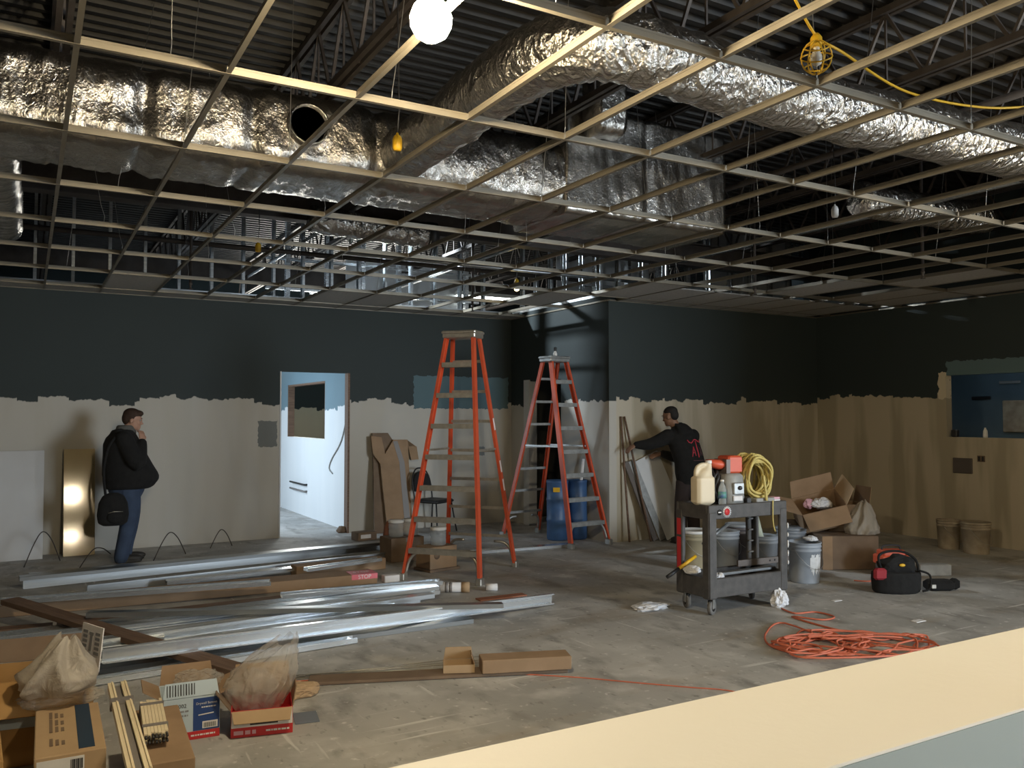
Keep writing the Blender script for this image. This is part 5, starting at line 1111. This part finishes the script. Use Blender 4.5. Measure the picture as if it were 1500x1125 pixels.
# tool bag
A = gz(1334, 872); tb = thing('tool_bag', 'black open tool bag with red panel on floor', 'bag', (A.x, A.y + .15, 0), R(-30))
b = MB(); b.loft([((0, 0, z), (ax, 0, 0), (0, ay, 0)) for z, ax, ay in ((.0, .2, .11), (.02, .225, .125), (.14, .235, .13), (.2, .23, .13))], 20)
remesh(b.build('bag_body', 'cloth', tb), .012, 2)
o = crumple('bag_top', (.02, .0, .25), (.17, .09, .1), 'cloth', 3.3, .3, 2.2, tb, 3)
MB().bbox((-.19, -.09, .19), (.12, .06, .11), .02).build('red_panel', mat('dark_red_cloth', (.28, .02, .03), .8), tb); MB().ball((.02, -.09, .27), (.03, .012, .015), 10).build('yellow_tag', 'yellow', tb)
MB().tube(smoothpath([(-.15, -.03, .22), (-.16, 0, .34), (-.05, .03, .38), (.1, .03, .37), (.19, .0, .3), (.2, -.03, .2)], 5), .012, 8).build('handle', 'cloth', tb); MB().tube(smoothpath([(.18, -.09, .22), (.27, -.1, .18), (.27, -.1, .06), (.2, -.1, .03)], 5), .01, 8).build('strap', 'cloth', tb)
A = gz(1384, 866); t = thing('tool_pouch', 'small black pouch with metal buckle right of tool bag', 'pouch', (A.x, A.y + .06, 0), R(-28)); MB().bbox((0, 0, .05), (.26, .15, .1), .025).build('pouch', 'cloth', t); MB().bbox((-.09, -.078, .05), (.045, .012, .04), .004).build('buckle', 'alu', t); MB().bbox((.15, 0, .06), (.08, .1, .1), .02).build('end_pocket', 'cloth', t)
A = gz(1380, 845); tag(MB().bbox((A.x, A.y + .1, .06), (.34, .12, .12), .01, Matrix.Rotation(R(-28), 3, 'Z')).build('grey_case', 'toolgrey'), 'flat grey case behind the black pouch', 'case')
A = gz(1277, 850); tag(MB().tube(smoothpath([A + Vector((q * .1, .06 * math.sin(q * 2.2), .008)) for q in range(-2, 4)], 4), .007, 6).build('orange_lead', 'cord'), 'short orange lead on floor before dark brown carton', 'cord')

# ================================================================ CORDS AND PAPERS ON THE FLOOR
rn = random.Random(5); pts = []
c0_ = gz(1225, 948)
for k in range(130):
    a = k * .62 + rn.uniform(-.25, .25); rad = rn.uniform(.14, .36) * (1 if k % 11 else 1.5)
    off = Vector((.28, -.2, 0)) * (1 if (k // 26) % 2 else -.25)
    pts.append(c0_ + off + Vector((math.cos(a) * rad * 1.15 + .1 * math.cos(k * .13), math.sin(a) * rad * .75, .009 + .034 * abs(math.sin(k * .71)))))
pts = [gz(1145, 893) + Vector((0, 0, .009)), gz(1165, 900) + Vector((0, 0, .009)), gz(1195, 898) + Vector((0, 0, .009)), gz(1222, 905) + Vector((0, 0, .009)), gz(1205, 910) + Vector((0, 0, .012)), gz(1160, 905) + Vector((0, 0, .009)), gz(1230, 925) + Vector((0, 0, .009)), gz(1262, 930) + Vector((0, 0, .03))] + pts
pts += [gz(*q) + Vector((0, 0, .012)) for q in ((1150, 915), (1122, 930), (1128, 948), (1168, 958), (1165, 935), (1185, 925), (1260, 940), (1330, 950), (1380, 958))]
tag(MB().tube(smoothpath(pts, 5), .0075, 6).build('extension_cord', 'cord'), 'tangled orange extension cord lying on floor before the cart', 'cord')
P = [gz(*q) + Vector((0, 0, .005)) for q in ((420, 1000), (480, 996), (560, 992), (650, 989), (740, 988), (840, 993), (930, 1001), (1010, 1008), (1062, 1012), (1100, 1020))]
tag(MB().tube(smoothpath(P, 5), .004, 6).build('extension_cord', 'cord'), 'single thin orange cord stretched across foreground floor', 'cord')
o = crumple('paper_wad', gz(953, 892) + Vector((0, 0, .022)), (.16, .1, .03), 'rag', 1.5, .35, 3.0, flat=.02); tag(o, 'white crumpled paper lying on floor left of cart', 'paper')
A = gz(1142, 890); o = crumple('paper_wad', A + Vector((.02, .02, .07)), (.07, .06, .085), 'rag', 8.5, .4, 3.0, flat=.068); tag(o, 'white crumpled paper wad by the cart caster', 'paper')
for lab, px, py, s_ in (('small white paper scrap on floor between cords and wall', 1225, 880, .05), ('pale flake on the floor right of cords', 1345, 910, .06)):
    tag(MB().bbox(gz(px, py) + Vector((0, 0, .003)), (s_ * 2, s_, .005), .001).build('paper_scrap', 'paper'), lab, 'paper')

# ================================================================ FOREGROUND BOXES
c = carton('carton', 'brown carton with navy stripe and white label in lower left', (.185, 4.20, .002), R(-1), .26, .63, .30, 'card_lt')
top_on(c, 'navy_stripe', .03, .09, -.28, .31, .3, 'navy'); label_on(c, 'shipping_label', -.12, .05, .2, .285, -.315, 'paper')
smudge(c, -.115, -.03, .225, -.3168, .014, 'printgrey'); b = MB()
for k in range(9): b.mm(.0 + k * .005, .0025 + k * .005 + .001 * (k % 3), -.318, -.3166, .235, .275)
b.build('barcode', 'print', c)
b = MB()
for y0, w0 in ((.16, .02), (.06, .018), (-.03, .02), (-.2, .024)):
    for q in range(3): b.mm(-.075 + q * .022, -.062 + q * .022, y0, y0 + .09 - .02 * q, .3, .3016)
b.build('printed_marks', 'card_dk', c)['kind'] = 'stuff'
carton('carton', 'ochre carton at the extreme lower left corner', (-.27, 4.27, .002), R(3), .40, .58, .28, 'card_or')
c = carton('carton', 'open carton with white printed flap behind the striped carton', (.06, 4.86, .002), R(-8), .5, .36, .40, 'card_or', True, (('l', 205, .2, 'card_or'), ('f', 235, .17, 'card_or'), ('b', 120, .12, 'card_dk')))
fl = MB(); fl.mm(-.085, .085, -.003, .003, 0, .22); f_ = fl.build('printed_flap', 'paper', c); f_.location = (.235, .03, .37); f_.rotation_euler = (R(-4), R(4), R(-52))
b = MB()
for x0 in (-.07, .03):
    for k in range(5): b.mm(x0, x0 + .038, -.0045, -.003, .175 - .024 * k, .190 - .024 * k)
b.mm(-.02, .015, -.0045, -.003, .17, .185); b.mm(-.012, .008, -.0045, -.003, .09, .17); b.mm(.03, .065, -.0045, -.003, .02, .04); b.build('flap_print', 'printgrey', f_)['kind'] = 'stuff'
b = MB(); b.mm(-.02, .24, -.1835, -.1815, .27, .39); b.build('blue_panel', 'blue', c); b = MB(); b.mm(-.2, .22, -.185, -.183, .18, .3); b.build('silver_panel', 'palebl', c)
smudge(c, .06, .21, .345, -.1837, .028, 'paper')
pleat_bag('plastic_bag', 'milky plastic bag bulging out of the open carton at left', gz(72, 1016, .36), [(.10, 0), (.14, .03), (.15, .08), (.115, .14), (.08, .19), (.05, .225), (.028, .25)], 'bagop', 6.3, .5, 1.1, lean=(.07, .02))
o = crumple('plastic_bag', Vector((.17, 4.585, .33)), (.17, .05, .05), 'bagcl', 6.2, .3, 2.4); tag(o, 'clear plastic wrap between striped carton and open carton', 'bag')
c = carton('carton', 'brown carton under the cream stick bundle', (.54, 4.12, .002), R(-3), .23, .72, .24, 'card'); label_on(c, 'label', -.05, .07, .13, .2, -.36, 'palebl')
# cream strips and stick bundle
t = thing('moulding_strips', 'pair of long cream moulding strips taped together in lower left', 'moulding', (.40, 4.48, .37), R(-1))
for x in (-.028, .028):
    b = MB(); b.box((x, -.55, -.0), (.026, 1.15, .03)); b.box((x + .006, -.55, .017), (.006, 1.15, .006)); b.build('strip', 'stripwood', t)
MB().box((0, -.55, -.006), (.03, 1.12, .012)).build('gap_shade', 'tape', t); MB().box((0, -.27, .0), (.098, .03, .05)).build('tape_band', 'tape', t)  # dark strip stands for the shaded gap between the two strips
t = thing('stick_bundle', 'taped bundle of cream wooden sticks lying on brown carton', 'sticks', (.525, 4.18, .265), R(-4))
for k in range(7):
    for q in range(2): MB().box((-.042 + .014 * k, .01 * ((k * 3 + q) % 4) - .015, .006 + .022 * q), (.0125, .46, .02)).build('stick', 'stripwood', t)
for k in range(7):
    for q in range(2): MB().lathe([(0, 0), (.0055, 0), (.0055, .04)], 8, (-.042 + .014 * k, -.22, .006 + .022 * q), Rx).build('dark_tip', 'black', t)
for y in (-.13, .17): MB().box((0, y, .017), (.106, .024, .052)).build('tape_band', 'tape', t)
# drywall screw box
c = carton('screw_box', 'blue and white drywall screws box with red base stripe', (.77, 4.76, .002), R(-4), .28, .26, .215, 'palebl', True, (('f', 78, .075, 'palebl'), ('l', 150, .1, 'card'), ('r', 160, .1, 'card'), ('b', 110, .1, 'card')))
label_on(c, 'blue_panel', .01, .138, .042, .205, -.13, 'blue'); label_on(c, 'red_stripe', -.14, .14, .0, .04, -.13, 'red')
text('box_text', 'Drywall Screws', .0165, 'paper', c, (.075, -.1335, .178), (R(90), 0, 0)); smudge(c, .05, .12, .158, -.1322, .006, 'paper')
text('box_text', '12002', .026, 'print', c, (-.055, -.1318, .175), (R(90), 0, 0))
for k in range(3): smudge(c, -.12, (-.005, -.015, -.06)[k], .148 - .022 * k, -.1308, .009, 'printgrey')
smudge(c, .0, .12, .02, -.1322, .008, 'paper')
MB().mm(.055, .13, -.1332, -.1316, .05, .085).build('barcode_panel', 'paper', c); b = MB()
for k in range(12): b.mm(.062 + k * .005, .0645 + k * .005, -.1345, -.1332, .055, .078)
b.build('barcode', 'print', c); MB().beam((.035, -.1335, .12), (.11, -.1335, .125), .002, .005).build('screw_picture', 'paper', c)
b = MB()
for k in range(11):
    a = R(78); y = -.13 - .004 - 0; x0 = -.115 + k * .013
    b.box((x0, -.13 + math.cos(a) * .042 - .0045, .215 + math.sin(a) * .042), (.004 + .002 * (k % 2), .001, .056), Matrix.Rotation(R(-12), 3, 'X'))
b.build('barcode_bars', 'print', c)
# red box with folded flap
c = carton('screw_box', 'open red and white box with kraft flap folded outward', (1.12, 4.63, .002), R(-13), .31, .25, .135, 'red', True, (('f', 222, .07, 'card_lt'), ('l', 128, .12, 'card_dk'), ('r', 100, .1, 'card'), ('b', 88, .17, 'card_lt')))
label_on(c, 'white_panel', -.153, .153, .05, .132, -.125, 'paper'); smudge(c, .02, .14, .025, -.1258, .009, 'paper'); smudge(c, -.14, -.03, .024, -.1258, .02, 'pink')
b = MB(); b.mm(-.06, .08, -.1285, -.1266, .06, .068); b.build('printed_line', 'print', c)
pleat_bag('plastic_bag', 'clear plastic bag rising out of the red box', tuple(c.location + Vector((.0, .03, .10))), [(.10, 0), (.125, .06), (.15, .12), (.16, .18), (.13, .25), (.08, .31), (.045, .35)], 'bagcl', 3.4, .36, 2.0, lean=(.14, 0))
pleat_bag('plastic_bag', 'second fold of clear film inside the red box', tuple(c.location + Vector((-.03, .04, .10))), [(.08, 0), (.11, .06), (.12, .12), (.09, .18), (.03, .2)], 'bagcl', 7.7, .4, 2.4, lean=(-.05, 0))
o = crumple('plastic_bag', Vector((.82, 4.82, .24)), (.13, .09, .06), 'bagcl', 9.4, .3, 2.6); tag(o, 'clear plastic wrap sticking out of drywall screws box', 'bag')
A = gz(432, 1022); o = crumple('kraft_paper', A + Vector((.0, .02, .03)), (.14, .08, .05), 'card_lt', 4.4, .25, 2.0, flat=.028); tag(o, 'torn kraft paper on floor behind the red box', 'paper')
A = gz(448, 1052); tag(MB().bbox((A.x, A.y, .004), (.13, .17, .005), .001, Matrix.Rotation(R(-10), 3, 'Z')).build('blue_card', mat('slate_card', (.16, .19, .24), .7)), 'blue-grey card lying flat on floor beside red box', 'card')
